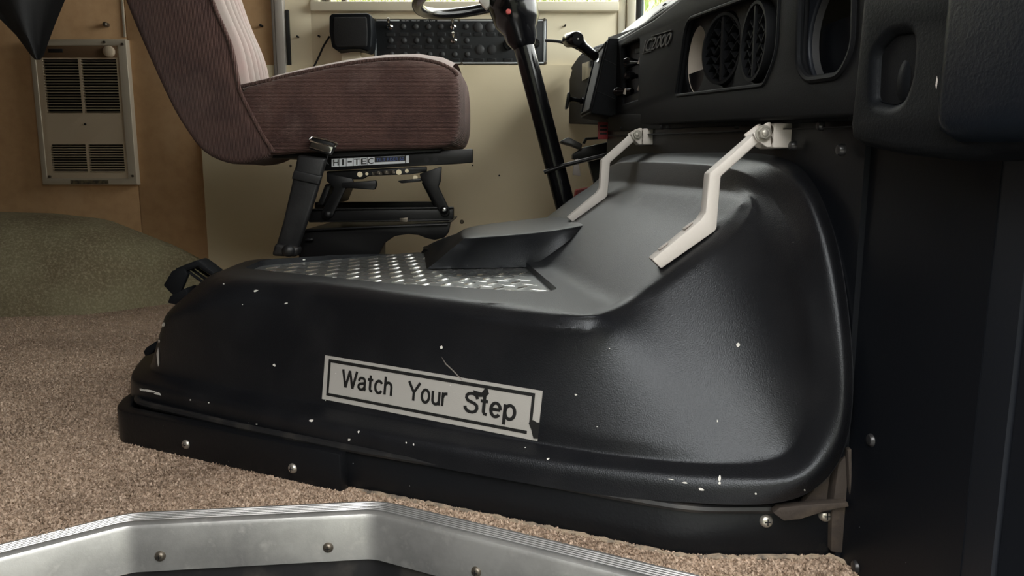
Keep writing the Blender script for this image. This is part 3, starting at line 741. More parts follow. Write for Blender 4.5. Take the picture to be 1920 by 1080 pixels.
skp = bendpath([V((-.735, 1.62, 0)), V((-.69, 1.30, 0)), PZ(450, 880, 0) + V((.008, .018, 0)), PZ(675, 919, 0), PZ(900, 962, 0), PZ(1150, 1015, 0), PZ(1290, 1044, 0), V((.400, .868, 0))], .04, 4)
for p in skp: p.z = 0
strip('skirt_board', skp, 0, .068, .018, M_skirt, SK)
def screw(u, v, y, r, m, parent, name='screw', ax=(0, -1, 0), cross=True):
    p = PY(u, v, y); o = lathe(name, [(r, -.006), (r, 0), (r * .85, r * .35), (r * .5, r * .55), (0, r * .6)], p, ax, m, parent, 20)
    if cross:
        a = V(ax).normalized(); X = a.orthogonal().normalized(); Y = a.cross(X)
        for d, e in ((X + Y, X - Y), (X - Y, X + Y)):
            d = d.normalized(); e = e.normalized(); c = p + a * r * .60
            bmx = bmesh.new(); bm_box(bmx, (0, 0, 0), (r * .95, r * .16, r * .10), Matrix((d, e, a)).transposed())
            for q in bmx.verts: q.co += c
            bmfin('screw_slot', bmx, M_dark, o)
    return o
fN = V((-.40, -.92, 0)).normalized()
def on_skirt(u, v, path):
    d = ray(u, v); best = None
    for a, b in zip(path, path[1:]):
        n = V((b.y - a.y, a.x - b.x, 0)); den = d.dot(n)
        if abs(den) < 1e-9: continue
        t = (V((a.x, a.y, CAM_H)) - EYE).dot(n) / den; p = EYE + d * t; s = (p - a).to_2d().dot((b - a).to_2d()) / (b - a).to_2d().length_squared
        if -.05 <= s <= 1.05 and t > 0 and (best is None or t < best[0]): best = (t, p)
    return best[1] if best else None
for u, v in ((1437, 977), (1548, 966)):
    p = on_skirt(u, v, skp); screw(u, v, p.y - .001, .0085, M_screw, SK, ax=(.05, -1, .1))
# rubber bead between cover and skirt
bead = [V((p.x, p.y, .065)) for p in offs(skp, -.002)]
tube('seal_bead', bead, .006, M_rubber, SK, 8)
KB = empty('kick_board', (-.45, 1.12, 0), 'short thick black kick board with two screws at the rear of the skirt', 'board')
kp0 = PZ(640, 924, 0); kp1 = PZ(222, 828, 0)
kdir = (kp1 - kp0).normalized()
kp = bendpath([kp1 + V((-.01, .30, 0)), kp1 + V((-.024, .075, 0)), kp1 + V((-.002, -.002, 0)), PZ(430, 877, 0), kp0], .05, 6)
for p in kp: p.z = 0
strip('board', kp, 0, .061, .024, M_skirt, KB, bevel=.003)
for u, v in ((349, 833), (549, 878)):
    p = on_skirt(u, v, kp); screw(u, v, p.y, .0082, M_screw, KB, ax=fN)
CS = empty('corner_strip', (.41, .87, 0), 'dusty brown wooden strip in the corner between skirt and side panel', 'strip')
c0_ = V((.402, .858, 0)); c1_ = V((.433, .866, 0))
prism('strip_back', [PY(1470, 1000, .876), PY(1500, 950, .876), PY(1550, 890, .876), PY(1600, 820, .876), PY(1604, 1000, .876)], (0, .01, 0), M_dust, CS, .001)
prism('strip_face', [PY(1558, 1035, .858), PY(1560, 960, .858), PY(1572, 870, .858), PY(1590, 850, .858), PY(1601, 1040, .858)], (0, .02, 0), M_dust, CS, .002)
prism('strip_cap', [PY(1450, 962, .846), PY(1462, 952, .846), PY(1545, 944, .846), PY(1590, 942, .846), PY(1592, 950, .846), PY(1550, 958, .846), PY(1500, 974, .846), PY(1470, 977, .846)], (0, .012, 0), M_dust, CS, .001)
prism('strip_edge', [PY(1590, 845, .85), PY(1597, 842, .85), PY(1599, 1030, .85), PY(1588, 1030, .85), PY(1594, 930, .85)], (0, .01, 0), M_dust, CS, .001)
# glued carpet edge along the skirt
ge = []
sp = [p for p in skp if p.x > -.24]
dense = []
for a, b in zip(sp, sp[1:]):
    n = max(2, int((b - a).length / .008)); dense += [a.lerp(b, i / n) for i in range(n)]
dense.append(sp[-1]); dense.append(V((.43, .84, 0)))
dense = offs(dense, -.004)
gp = [V((p.x + random.uniform(-.001, .001), p.y + random.uniform(-.0012, .0012), .0005 + random.uniform(-.001, .0015))) for p in dense]
tag(sweep('glue_bead', gp, circ(.0036, 7), M_glue, None, scale=[random.uniform(.7, 1.25) for _ in gp]), 'ragged tan glue bead where carpet meets the black skirt', 'glue bead')

# ------------------------------------------------------------------ aluminium step nosing
NS = empty('step_nosing', NOSE[2], 'scuffed aluminium step edge with ribbed top along the carpet', 'step edge')
prof = [(0, -.070), (-.0035, -.068), (-.0035, -.006), (-.001, -.0005), (.003, .0022), (.006, .0026)]
for k in range(5):
    x = .008 + k * .0050; prof += [(x, .0026), (x + .0009, .0008), (x + .0021, .0008), (x + .0030, .0026)]
prof += [(.0345, .0026), (.036, .000), (.036, -.004), (.003, -.004), (.001, -.010), (.001, -.070)]
bm = bmesh.new(); bm_sweep(bm, [p for p in NOSEP], [(-q[0], q[1]) for q in prof], up=(0, 0, 1))
bmfin('nosing_strip', bm, M_alu, NS, angle=28)
for u, v in ((300, 1043), (615, 1027), (893, 1072)):
    p = on_skirt(u, v, NOSEP); q = p if p else PY(u, v, .95)
    screw(u, v, q.y - .004, .0075, M_screwd, NS, ax=(0 if u < 800 else -.5, -1, 0))

# ------------------------------------------------------------------ wheel arch
bv, bf = [], []; nx, ns = 36, 16
bp = [(-3.0, 2.40), (-2.3, 2.385), (-1.9, 2.390), (-1.699, 2.405), (-1.449, 2.445), (-1.35, 2.53), (-1.281, 2.64), (-1.20, 2.71), (-1.144, 2.745)]
hp = [(-3.0, .20), (-2.4, .31), (-2.05, .334), (-1.896, .332), (-1.7, .327), (-1.502, .305), (-1.253, .205), (-1.144, .145)]
def lerpt(tb, x):
    for (a, b), (c, d) in zip(tb, tb[1:]):
        if x <= c: return b + (d - b) * (x - a) / (c - a)
    return tb[-1][1]
for i in range(nx + 1):
    x = -3.0 + (3.0 - 1.144) * (i / nx) ** .8; yb = lerpt(bp, x); zw = lerpt(hp, x)
    for k in range(ns + 1):
        t = math.pi / 2 * k / ns
        y = yb + (WALL + .0 - yb) * (1 - math.cos(t) ** .62); z = zw * math.sin(t) ** .80
        bv.append((x, y, z - .002))
for i in range(nx):
    for k in range(ns): a = i * (ns + 1) + k; bf.append((a, a + ns + 1, a + ns + 2, a + 1))
b0 = nx * (ns + 1); bv.append((-1.144, WALL, 0)); bf.append(tuple(range(b0, b0 + ns + 1)) + (len(bv) - 1,))
WA = mesh('wheel_arch', bv, bf, M_green, angle=80); tag(WA, 'rounded wheel arch covered in olive green carpet below the heater', 'wheel arch')

# ------------------------------------------------------------------ wall heater
HY = WALL - .02
HT = empty('wall_heater', PY(170, 345, HY), 'beige wall heater with four louvred grilles and a round knob', 'heater')
def hz(u, v): p = PY(u, v, HY); return (p.x, p.z)
hx0, hx1 = -1.712, -1.368; hz0, hz1 = PY(170, 346, HY).z, PY(170, 74, HY).z
def hmap(y0): return lambda a, b, n: (a, y0 + n, b)
fo = [(hx0, hz0), (hx1, hz0), (hx1, hz1), (hx0, hz1)]; fi = [(hx0 + .018, hz0 + .022), (hx1 - .030, hz0 + .022), (hx1 - .030, hz1 - .022), (hx0 + .018, hz1 - .022)]
plate2d('heater_frame', fo, [fi], hmap(HY - .006), .03, M_heatf, HT, bevel=.002)
gr = []
sx = (hx1 - hx0)
cols = ((-1.672, -1.546), (-1.540 + .004, -1.410))
zt0, zt1 = PY(170, 212, HY).z, PY(170, 111, HY).z
zl0, zl1 = PY(170, 323, HY).z, PY(170, 271, HY).z
holes = [[(a, z0), (b, z0), (b, z1), (a, z1)] for a, b in cols for z0, z1 in ((zt0, zt1), (zl0, zl1))]
plate2d('heater_panel', fi, holes, hmap(HY - .002), .012, M_heater, HT, bevel=.001)
box2('heater_back', (hx0 + .02, HY + .012, hz0 + .02), (hx1 - .03, HY + .016, hz1 - .02), M_dark, HT, 0)
slat0 = {}
for (a, b) in cols:
    for z0, z1, n in ((zt0, zt1, 19), (zl0, zl1, 11)):
        for k in range(n):
            z = z0 + (z1 - z0) * (k + .25) / n
            key = round(b - a, 4)
            if key not in slat0:
                s_ = mesh('slat', [(a, HY + .004, z + .0030), (b, HY + .004, z + .0030), (b, HY - .005, z), (a, HY - .005, z), (a, HY + .005, z + .0022), (b, HY + .005, z + .0022), (b, HY - .004, z - .0009), (a, HY - .004, z - .0009)],
                          [(0, 1, 2, 3), (7, 6, 5, 4), (3, 2, 6, 7), (0, 4, 5, 1), (0, 3, 7, 4), (1, 5, 6, 2)], M_heater, HT, smooth=False); slat0[key] = (s_, V((a, 0, z)))
            else:
                src, o0 = slat0[key]; c = src.copy(); COL.objects.link(c); c.location = src.location + V((a, 0, z)) - o0
box2('control_strip', (hx0 + .026, HY - .004, PY(170, 108, HY).z), (hx1 - .036, HY + .004, PY(170, 84, HY).z), M_heatstrip, HT, .001)
lathe('control_knob', [(.019, 0), (.020, -.004), (.018, -.014), (.010, -.018), (0, -.018)], PY(206, 97, HY - .004), (0, 1, 0), M_heater, HT)
box2('name_badge', (PY(92, 96, HY).x, HY - .006, PY(92, 99, HY).z), (PY(119, 96, HY).x, HY - .003, PY(92, 92, HY).z), M_dark, HT, .001)
lathe('screw', [(0, -.004), (.004, -.003), (.004, .01)], PY(160, 233, HY - .002), (0, 1, 0), M_dark, HT, 10)
box2('dirty_label', (PY(134, 341, HY).x, HY - .0068, PY(134, 345, HY).z), (PY(205, 341, HY).x, HY - .0055, PY(134, 338, HY).z), mat('stained_label', (.16, .13, .07), .7, noise=((.05, .04, .03), 60, 4, .4, .6)), HT, 0)
for u, v in ((93, 331), (249, 330), (230, 83), (196, 79)): lathe('screw', [(0, -.004), (.0045, -.003), (.0045, .01)], PY(u, v, HY - .006), (0, 1, 0), M_screwd, HT, 10)

# ------------------------------------------------------------------ hanging black fabric, top left
FY = 1.55
fab = [(-60, -420), (-60, -20), (0, 36), (30, 66), (60, 108), (74, 114), (84, 96), (100, 52), (124, -6), (160, -420)]
nU, nV = 14, 24; bv, bf = [], []
def fab_edges(t):
    L = [(-140, -700), (-90, -60), (-40, 0), (0, 36), (30, 66), (58, 104), (66, 112)]; Rr = [(190, -700), (140, -60), (122, 0), (104, 44), (92, 76), (82, 104), (76, 112)]
    s = t * (len(L) - 1); i = min(int(s), len(L) - 2); f_ = s - i
    return tuple(V(L[i]).lerp(V(L[i + 1]), f_)), tuple(V(Rr[i]).lerp(V(Rr[i + 1]), f_))
for side in (0, 1):
    for j in range(nV + 1):
        l, r_ = fab_edges(j / nV)
        for i in range(nU + 1):
            s = i / nU; u = l[0] + (r_[0] - l[0]) * s; v = l[1] + (r_[1] - l[1]) * s
            y = FY + .03 * math.sin(s * 9 + j * .1) * (1 - j / nV * .6) + (.012 * math.sin(math.pi * s) * (1 - .7 * j / nV) + .002) * (1 if side else -1)
            bv.append(PY(u, v, y))
st = (nU + 1) * (nV + 1)
for j in range(nV):
    for i in range(nU):
        a = j * (nU + 1) + i; q = (a, a + 1, a + nU + 2, a + nU + 1); bf += [q, tuple(x + st for x in q[::-1])]
for j in range(nV):
    for i in (0, nU): a = j * (nU + 1) + i; bf.append((a, a + nU + 1, a + nU + 1 + st, a + st))
for i in range(nU): a = nV * (nU + 1) + i; bf.append((a, a + 1, a + 1 + st, a + st))
tag(mesh('hanging_fabric', bv, bf, M_fabric, angle=80), 'black fabric hanging down to a point beside the heater', 'fabric')

# ------------------------------------------------------------------ driver seat
SY0, SY1 = 1.90, 2.38
def poly_inset(pl, d):
    n = len(pl); out = []
    area = sum(pl[i - 1][0] * pl[i][1] - pl[i][0] * pl[i - 1][1] for i in range(n))
    sg = 1 if area > 0 else -1
    for i in range(n):
        t = (V(pl[(i + 1) % n]) - V(pl[i - 1])).normalized(); nrm = V((-t.y, t.x)) * sg
        q = V(pl[i]) + nrm * d; out.append((q.x, q.y))
    return out
def resample(pts, n, closed=True):
    pts = [V((p[0], p[1], 0)) for p in pts]; m = len(pts); sp_ = []
    for i in range(m):
        p0, p1, p2, p3 = pts[i - 1], pts[i], pts[(i + 1) % m], pts[(i + 2) % m]
        for j in range(8):
            t = j / 8; sp_.append(.5 * ((2 * p1) + (p2 - p0) * t + (2 * p0 - 5 * p1 + 4 * p2 - p3) * t * t + (3 * p1 - p0 - 3 * p2 + p3) * t ** 3))
    L = [0]
    for i in range(len(sp_)): L.append(L[-1] + (sp_[(i + 1) % len(sp_)] - sp_[i]).length)
    out = []; k = 0
    for i in range(n):
        s = L[-1] * i / n
        while L[k + 1] < s: k += 1
        f_ = (s - L[k]) / max(1e-9, L[k + 1] - L[k]); q = sp_[k].lerp(sp_[(k + 1) % len(sp_)], f_); out.append((q.x, q.y))
    return out
def px2(pts, y): return [(PY(u, v, y).x, PY(u, v, y).z) for u, v in pts]
def pillow(name, prof, y0, y1, m, parent, edge=.035, crown=None, dome=.012, nmid=9):
    """prof: closed (x,z); lofted across y with rounded sides"""
    st_ = [(y0 - dome, .016), (y0 - dome * .75, .009), (y0 - dome * .4, .004), (y0, .002), (y0 + .010, 0)]
    st_ += [(y0 + .01 + (y1 - y0 - .02) * k / nmid, None) for k in range(1, nmid)]
    st_ += [(y1 - .01, 0), (y1, .002), (y1 + dome * .4, .004), (y1 + dome * .75, .009), (y1 + dome, .016)]
    n = len(prof); vs, fs = [], []
    for y, ins in st_:
        pl = poly_inset(prof, ins) if ins else list(prof)
        if ins is None and crown:
            s = (y - y0) / (y1 - y0); pl = [crown(p, q, s) for p, q in zip(prof, poly_inset(prof, -.01))]
        vs += [(p[0], y, p[1]) for p in pl]
    for k in range(len(st_) - 1):
        for i in range(n): j = (i + 1) % n; fs.append((k * n + i, k * n + j, (k + 1) * n + j, (k + 1) * n + i))
    fs.append(tuple(range(n))[::-1]); fs.append(tuple((len(st_) - 1) * n + i for i in range(n)))
    return mesh(name, vs, fs, m, parent, angle=60)
ST = empty('driver_seat', PY(700, 470, SY0 + .2), 'mauve corduroy driver seat on a black tilt riser behind the engine cover', 'seat')
cpx = [(452, 172), (500, 152), (560, 138), (640, 122), (710, 113), (775, 111), (822, 119), (850, 133), (860, 150), (862, 190), (861, 235), (853, 262), (836, 275), (800, 279), (700, 281), (600, 284), (520, 290), (470, 288), (448, 240)]
cprof = resample(px2(cpx, SY0), 72)
def ccrown(p, q, s):
    k = math.sin(math.pi * s) ** .7
    up = max(0, min(1, (p[1] - .66) / .08)); fr = max(0, min(1, (p[0] + .20) / .07))
    w = max(up, .2 * fr) * k
    return (p[0] + (q[0] - p[0]) * w * .8, p[1] + (.026 * up * k))
CU = pillow('seat_cushion', cprof, SY0, SY1, M_velour, ST, crown=ccrown)
# top panel of the cushion in paler velour
topline = [p for p in px2([(500, 153), (560, 138.5), (640, 122.5), (710, 113.5), (775, 111.5), (822, 119), (848, 131)], SY0)]
vs, fs = [], []; K = len(topline); NS_ = 14
for i, (x, z) in enumerate(topline):
    for k in range(NS_ + 1):
        s = k / NS_; vs.append((x, SY0 + .006 + (SY1 - SY0 - .012) * s, z + .003 + .037 * math.sin(math.pi * s) ** .7))
for i in range(K - 1):
    for k in range(NS_): a = i * (NS_ + 1) + k; fs.append((a, a + NS_ + 1, a + NS_ + 2, a + 1))
tpo = mesh('cushion_top_panel', vs, fs, M_velourf, ST, angle=80)
def sm2(pts, y, k=6): return smoothpath([PY(u, v, y) for u, v in pts], k)
tube('piping', sm2([(448, 163), (500, 151), (560, 137), (640, 121), (710, 112), (775, 110), (822, 118), (850, 132), (858, 142)], SY0 - .002), .0045, M_velourb, CU, 8)
bpx = [(190, -130), (235, 0), (268, 80), (318, 190), (350, 245), (382, 285), (420, 304), (452, 308), (486, 302), (506, 290), (500, 270), (474, 222), (452, 178), (444, 150), (430, 82), (396, 0), (350, -130), (300, -260), (200, -280), (160, -240)]
bprof = resample(px2(bpx, SY0 - .02), 96)
def bcrown(p, q, s): return p
BK = pillow('seat_backrest', bprof, SY0 - .02, SY1 + .02, M_velourb, ST, crown=bcrown, dome=.010)
tube('piping', sm2([(352, -130), (397, 0), (431, 82), (445, 150), (453, 178), (473, 218), (495, 258), (514, 285)], SY0 - .024), .005, M_velourb, BK, 8)
# channelled front of the backrest
fr = px2([(318, -220), (352, -130), (397, 0), (431, 82), (446, 152), (452, 168)], SY0)
frp = smoothpath([V((x, 0, z)) for x, z in fr], 6); vs, fs = [], []; NK = 66
for p in frp:
    for k in range(NK + 1):
        s = k / NK; ch = abs(math.sin(math.pi * s * 11)) ** .5
        vs.append((p.x + .004 + .012 * ch + .012 * math.sin(math.pi * s) ** .5, SY0 + .004 + (SY1 - SY0 - .008) * s, p.z))
for i in range(len(frp) - 1):
    for k in range(NK): a = i * (NK + 1) + k; fs.append((a, a + 1, a + NK + 2, a + NK + 1))
CF = mesh('channelled_front', vs, fs, M_velourf, ST, angle=80)
for ob_ in (BK, CF):                                    # the back wraps round the driver
    w_ = wpos(ob_)
    for q in ob_.data.vertices:
        s_ = max(0, (q.co.y + w_.y - SY0) / (SY1 - SY0)); q.co.x -= .10 * s_ ** 2
# under-seat pan
prism('seat_pan', pyv([(470, 290), (560, 287), (830, 278), (826, 285), (560, 297), (480, 296)], SY0 + .02), (0, .42, 0), M_metal, ST, .003)
# riser
RY = SY0 + .03
def rail(name, pts, y, t, m=M_metal, bev=.003, parent=None): return prism(name, pyv(pts, y), (0, t, 0), m, parent or ST, bev)
top_rail = rail('riser_top_rail', [(600, 294), (842, 281), (886, 279), (886, 305), (846, 308), (780, 311), (600, 321)], RY, .03)
for u, v in ((799.5, 299.5), (815.5, 298.5)): lathe('bolt_hole', [(0, -.0006), (.0065, -.0006), (.0065, .003)], PY(u, v, RY), (0, 1, 0), M_dark, top_rail, 14)
copy_ = rail('riser_top_rail', [(620, 296), (842, 283), (870, 282), (870, 304), (780, 310), (620, 319)], RY + .33, .03)
rail('riser_cross_plate', [(560, 297), (835, 283), (835, 289), (560, 302)], RY + .01, .34)
rail('riser_link_plate', [(612, 321), (800, 312), (800, 322), (770, 327), (690, 330), (680, 336), (640, 337), (612, 333)], RY + .012, .012)
for u, v, r in ((675, 327, .007), (748, 323, .007), (688, 326, .004), (763, 320.5, .005), (779, 333, .006)): lathe('bright_boss', [(0, -.002), (r, -.0015), (r, .004)], PY(u, v, RY + .012), (0, 1, 0), M_creamd, ST, 14)
sp_ = [PY(698 + 42 * k / 60, 325.5 - 3 * k / 60, RY) + V((0, .004 * math.cos(k * 2.2), .004 * math.sin(k * 2.2))) for k in range(61)]
tube('tension_spring', sp_, .0012, M_screwd, ST, 6)
rail('handle_lever', [(640, 343), (704, 338), (706, 346), (702, 356), (640, 352)], RY - .012, .02)
rail('latch_bar', [(745, 339), (790, 334), (790, 340), (752, 344)], RY, .02)
arm_f = rail('riser_arm', [(786, 326), (828, 312), (826, 340), (822, 350), (842, 392), (843, 402), (836, 408), (828, 405), (808, 366), (790, 338)], RY - .006, .012)
rail('riser_arm', [(790, 342), (800, 338), (824, 392), (818, 396)], RY + .30, .012)
arm_r = rail('riser_arm', [(612, 325), (660, 334), (664, 346), (648, 354), (624, 404), (614, 413), (603, 408), (602, 398), (626, 352), (612, 340)], RY - .006, .012)
rail('riser_arm', [(610, 345), (622, 345), (606, 385), (594, 385)], RY + .02, .30)
for u, v, a in ((833, 394, arm_f), (614, 402, arm_r)): lathe('pivot_bolt', [(0, -.007), (.006, -.006), (.010, -.003), (.012, .004)], PY(u, v, RY - .006), (0, 1, 0), M_metal, a, 16)
lathe('bolt_head', [(0, -.009), (.005, -.007), (.005, 0)], PY(833, 393, RY - .010), (0, 1, 0), M_chrome, ST, 10)
rail('riser_lower_rail', [(578, 394), (850, 390), (850, 411), (840, 415), (578, 417)], RY + .004, .03)
rail('riser_lower_rail', [(590, 379), (818, 378), (818, 391), (590, 392)], RY + .31, .03)
rail('rail_flange', [(578, 391.5), (850, 388), (850, 391), (578, 394.5)], RY - .002, .012, M_metal, .001)
rail('rail_flange', [(600, 414.5), (846, 411), (846, 413.5), (600, 417)], RY - .003, .012, M_metal, .001)
rail('slide_clip', [(749, 409), (765, 408), (764, 416), (750, 416)], RY - .008, .006, M_screwd, .001)
rail('base_plate', [(565, 432), (600, 429), (845, 416), (841, 436), (833, 446), (815, 450), (800, 447), (785, 441), (765, 439), (740, 443), (722, 455), (712, 474), (700, 500), (560, 500)], RY + .015, .02)
rail('base_flange', [(572, 430), (700, 424), (840, 419), (840, 423), (700, 428), (572, 434)], RY + .005, .33, M_metal, .002)
rail('pedestal', [(560, 440), (690, 440), (690, 640), (560, 640)], RY + .05, .28)
rail('slide_tab', [(572, 447), (587, 447), (586, 452), (572, 452)], RY + .0, .01)
# riser sticker
sA, sB, sC, sD = PY(622, 298, RY), PY(767, 291.5, RY), PY(767, 305.5, RY), PY(622, 313, RY)
def stk(a, b, n): p = sD.lerp(sC, a).lerp(sA.lerp(sB, a), b); return V((p.x, RY - .0012 - n, p.z))
def quad(name, a0, b0, a1, b1, n, m, parent):
    c = [stk(a0, b0, n), stk(a1, b0, n), stk(a1, b1, n), stk(a0, b1, n)]; return mesh(name, c, [(0, 1, 2, 3)], m, parent, smooth=False, recalc=False)
SB = prism('riser_sticker', [stk(0, 0, 0), stk(1, 0, 0), stk(1, 1, 0), stk(0, 1, 0)], (0, .0008, 0), M_wht, top_rail, 0)
quad('sticker_field', .555, .22, .955, .97, .0002, M_ink, SB)
quad('sticker_field', .948, .0, .962, 1, .0002, M_ink, SB)
for k in range(1, 6): quad('sticker_line', .005 + .09 * k, 0, .012 + .09 * k, 1, .0002, M_ink, SB)
for k, ch in enumerate('HI-TEC'):
    a = .012 + .09 * k; nr = {'I': (.03, .06), '-': (.015, .07)}.get(ch, (.008, .08))
    b0, b1 = (.45, .62) if ch == '-' else (.12, .9)
    lettering('sticker_letter', ch, lambda x, y, n: stk(x, y, .0003), (a + nr[0], b0, a + nr[1], b1), M_ink, SB, offset=.02)
lettering('sticker_lettering', 'TILT RISER 60', lambda x, y, n: stk(x, y, .0004), (.58, .40, .935, .82), mat('pale_blue_ink', (.06, .10, .30), .5), SB)
quad('sticker_line', .555, .22, .948, .30, .0003, M_wht, SB)

# ------------------------------------------------------------------ belt buckle stalk
BB = empty('belt_buckle', PY(535, 475, SY0 - .03), 'black seat belt stalk with a bright metal buckle beside the seat riser', 'seat belt')
prism('webbing_sleeve', pyv([(557, 290), (612, 296), (598, 345), (590, 372), (556, 474), (512, 476), (530, 415), (546, 345)], SY0 - .03), (0, .022, 0), M_web, BB, .008, 3)
prism('sleeve_fold', pyv([(551, 318), (604, 330), (597, 347), (546, 336)], SY0 - .035), (0, .01, 0), M_web, BB, .004, 3)
prism('anchor_boot', pyv([(515, 456), (560, 464), (556, 482), (508, 480)], SY0 - .042), (0, .04, 0), M_rubber, BB, .008, 3)
lathe('anchor_bolt', [(.016, 0), (.015, -.006), (.010, -.012), (0, -.014)], PY(541, 470, SY0 - .042), (0, 1, 0), M_rubber, BB)
bq = pyv([(584, 259), (587, 255), (629, 268), (626, 277), (618, 291), (604, 288), (578, 279)], SY0 - .035)
prism('buckle_body', bq, (0, .026, 0), M_metal, BB, .003)
tube('buckle_rim', smoothpath(pyv([(586, 256), (629, 267), (629, 273), (624, 275), (583, 264), (583, 258), (586, 256)], SY0 - .038), 3), .0022, M_chrome, BB, 8)
prism('buckle_face', pyv([(585, 263), (625, 275), (619, 288), (606, 284), (580, 276)], SY0 - .039), (0, .004, 0), M_chrome, BB, .001)
tube('buckle_cord', smoothpath(pyv([(612, 288), (614, 296), (612, 302), (616, 309)], SY0 - .03), 4), .0012, M_dark, BB, 6)

# ------------------------------------------------------------------ dashboard
DASH_P0 = V((XD(.8), .8, 0)); DASH_N = V((1, .088, 0)).normalized()
def D(u, v): p = PL(u, v, DASH_P0, DASH_N); return (p.y, p.z)
def dmap(off=0): return lambda a, b, n: (XD(a) + off + n, a, b)
DB = empty('dashboard', (XD(1.5), 1.5, .54), 'long black plastic dashboard with air vents across the front bulkhead', 'dashboard')
dl = (2.66, .640)
ztopd = lambda y: .800 - .012 * (y - 1.3)
b1 = D(1590, 219); b2 = D(1170, 236)
outer = [(.60, b1[1] - .01), b1, b2, (2.20, .612), (2.70, PY(1076, 232, 2.70).z), (2.70, .80), (2.62, .843), (2.5, .850), (2.3, .838), (2.1, .82), D(1162, 74), D(1225, 37), (1.20, .800), (.60, .812)]
rec1 = roundpoly([D(1266, 180), D(1432, 160), D(1456, 100), D(1462, -28), D(1286, 37)], [.012, .012, .03, .02, .03])
rec2 = roundpoly([D(1494, 118), D(1511, 151), D(1575, 142), D(1600, 90), D(1604, -60), D(1503, -60)], [.03, .02, .03, .02, .02, .02])
rec3 = roundpoly([D(1166, 195), D(1196, 186), D(1199, 73), D(1164, 88)], .006)
plate2d('dash_panel', outer, [rec1, rec2, rec3], dmap(), .014, M_dash, DB, bevel=.005, res=3)
# embossed edge round the panel bottom and the roll along its top
tube('top_roll', smoothpath([V((XD(y) + .012, y, z)) for y, z in ((2.68, .835), (2.5, .850), (2.3, .838), (2.1, .82), (D(1162, 74)[0], D(1162, 74)[1]), (1.45, .795), (1.2, .800), (.62, .810))], 6), .009, M_dash, DB, 12)
# sloping deck up to the windshield
dk = []
for y in (2.68, 2.2, 1.75, 1.2, .62): dk.append(V((XD(y) + .012, y, .806 if y < 2 else .83)))
dk2 = [p + V((.13, 0, .100)) for p in dk]
box2('cowl_top', (.44, .55, .90), (1.02, 2.74, .91), M_dash, DB, 0)
mesh('defroster_deck', dk + dk2 + [p + V((0, 0, -.012)) for p in dk] + [p + V((0, 0, -.012)) for p in dk2],
     [(i, i + 1, i + 6, i + 5) for i in range(4)] + [(i + 11, i + 10, i + 15, i + 16) for i in range(4)] + [(i + 1, i, i + 10, i + 11) for i in range(4)], M_deck, DB, angle=30)
for (y0, y1, o) in ((1.9, 1.72, .04), (1.62, 1.40, .04), (1.30, 1.12, .05)):
    q = [V((XD(y0) + o, y0, .806 + (o - .012) * .86 + .0015)), V((XD(y1) + o, y1, .806 + (o - .012) * .86 + .0015)), V((XD(y1) + o + .03, y1, .806 + (o + .018) * .86 + .0015)), V((XD(y0) + o + .03, y0, .806 + (o + .018) * .86 + .0015))]
    mesh('defroster_slot', q, [(0, 1, 2, 3)], M_dark, DB, smooth=False, recalc=False)
for y, o in ((1.86, .09), (1.62, .10), (1.40, .10)): lathe('deck_screw', [(0, .004), (.005, .003), (.006, 0)], (XD(y) + o, y, .806 + (o - .012) * .86), (-.5, 0, .86), M_dark, DB, 10)
# vent recess: pan with three round openings
PAN = .0135
def circ2(c, r, n=36, kz=1.0): return [(c[0] + r * math.cos(2 * math.pi * i / n), c[1] + r * kz * math.sin(2 * math.pi * i / n)) for i in range(n)]
def Dp(u, v, off): p = PL(u, v, DASH_P0 + V((off, 0, 0)), DASH_N); return (p.y, p.z)
vc = [Dp(1304, 112, PAN), Dp(1362, 92, PAN), Dp(1424, 78, PAN)]
vr = .058
panout = roundpoly([Dp(1262, 190, PAN), Dp(1432, 172, PAN), Dp(1475, 100, PAN), Dp(1480, -50, PAN), Dp(1286, 20, PAN)], .02)
plate2d('vent_pan', panout, [circ2(c, vr) for c in vc], dmap(PAN), .006, M_dash, DB, bevel=.002)
def frame_ring(name, pl, off, r, m, parent): return tube(name, [V((XD(a) + off, a, b)) for a, b in pl], r, m, parent, 8, True)
frame_ring('recess_lip', rec1, .0015, .0035, M_dash, DB)
# duct behind the first opening
dvs = []
for off in (.006, .10):
    for a, b in circ2(vc[0], vr * 1.03, 32): dvs.append((XD(a) + PAN + off, a, b))
mesh('air_duct', dvs, [(i, (i + 1) % 32, 32 + (i + 1) % 32, 32 + i) for i in range(32)] + [tuple(range(32, 64))], M_cardboard, DB)
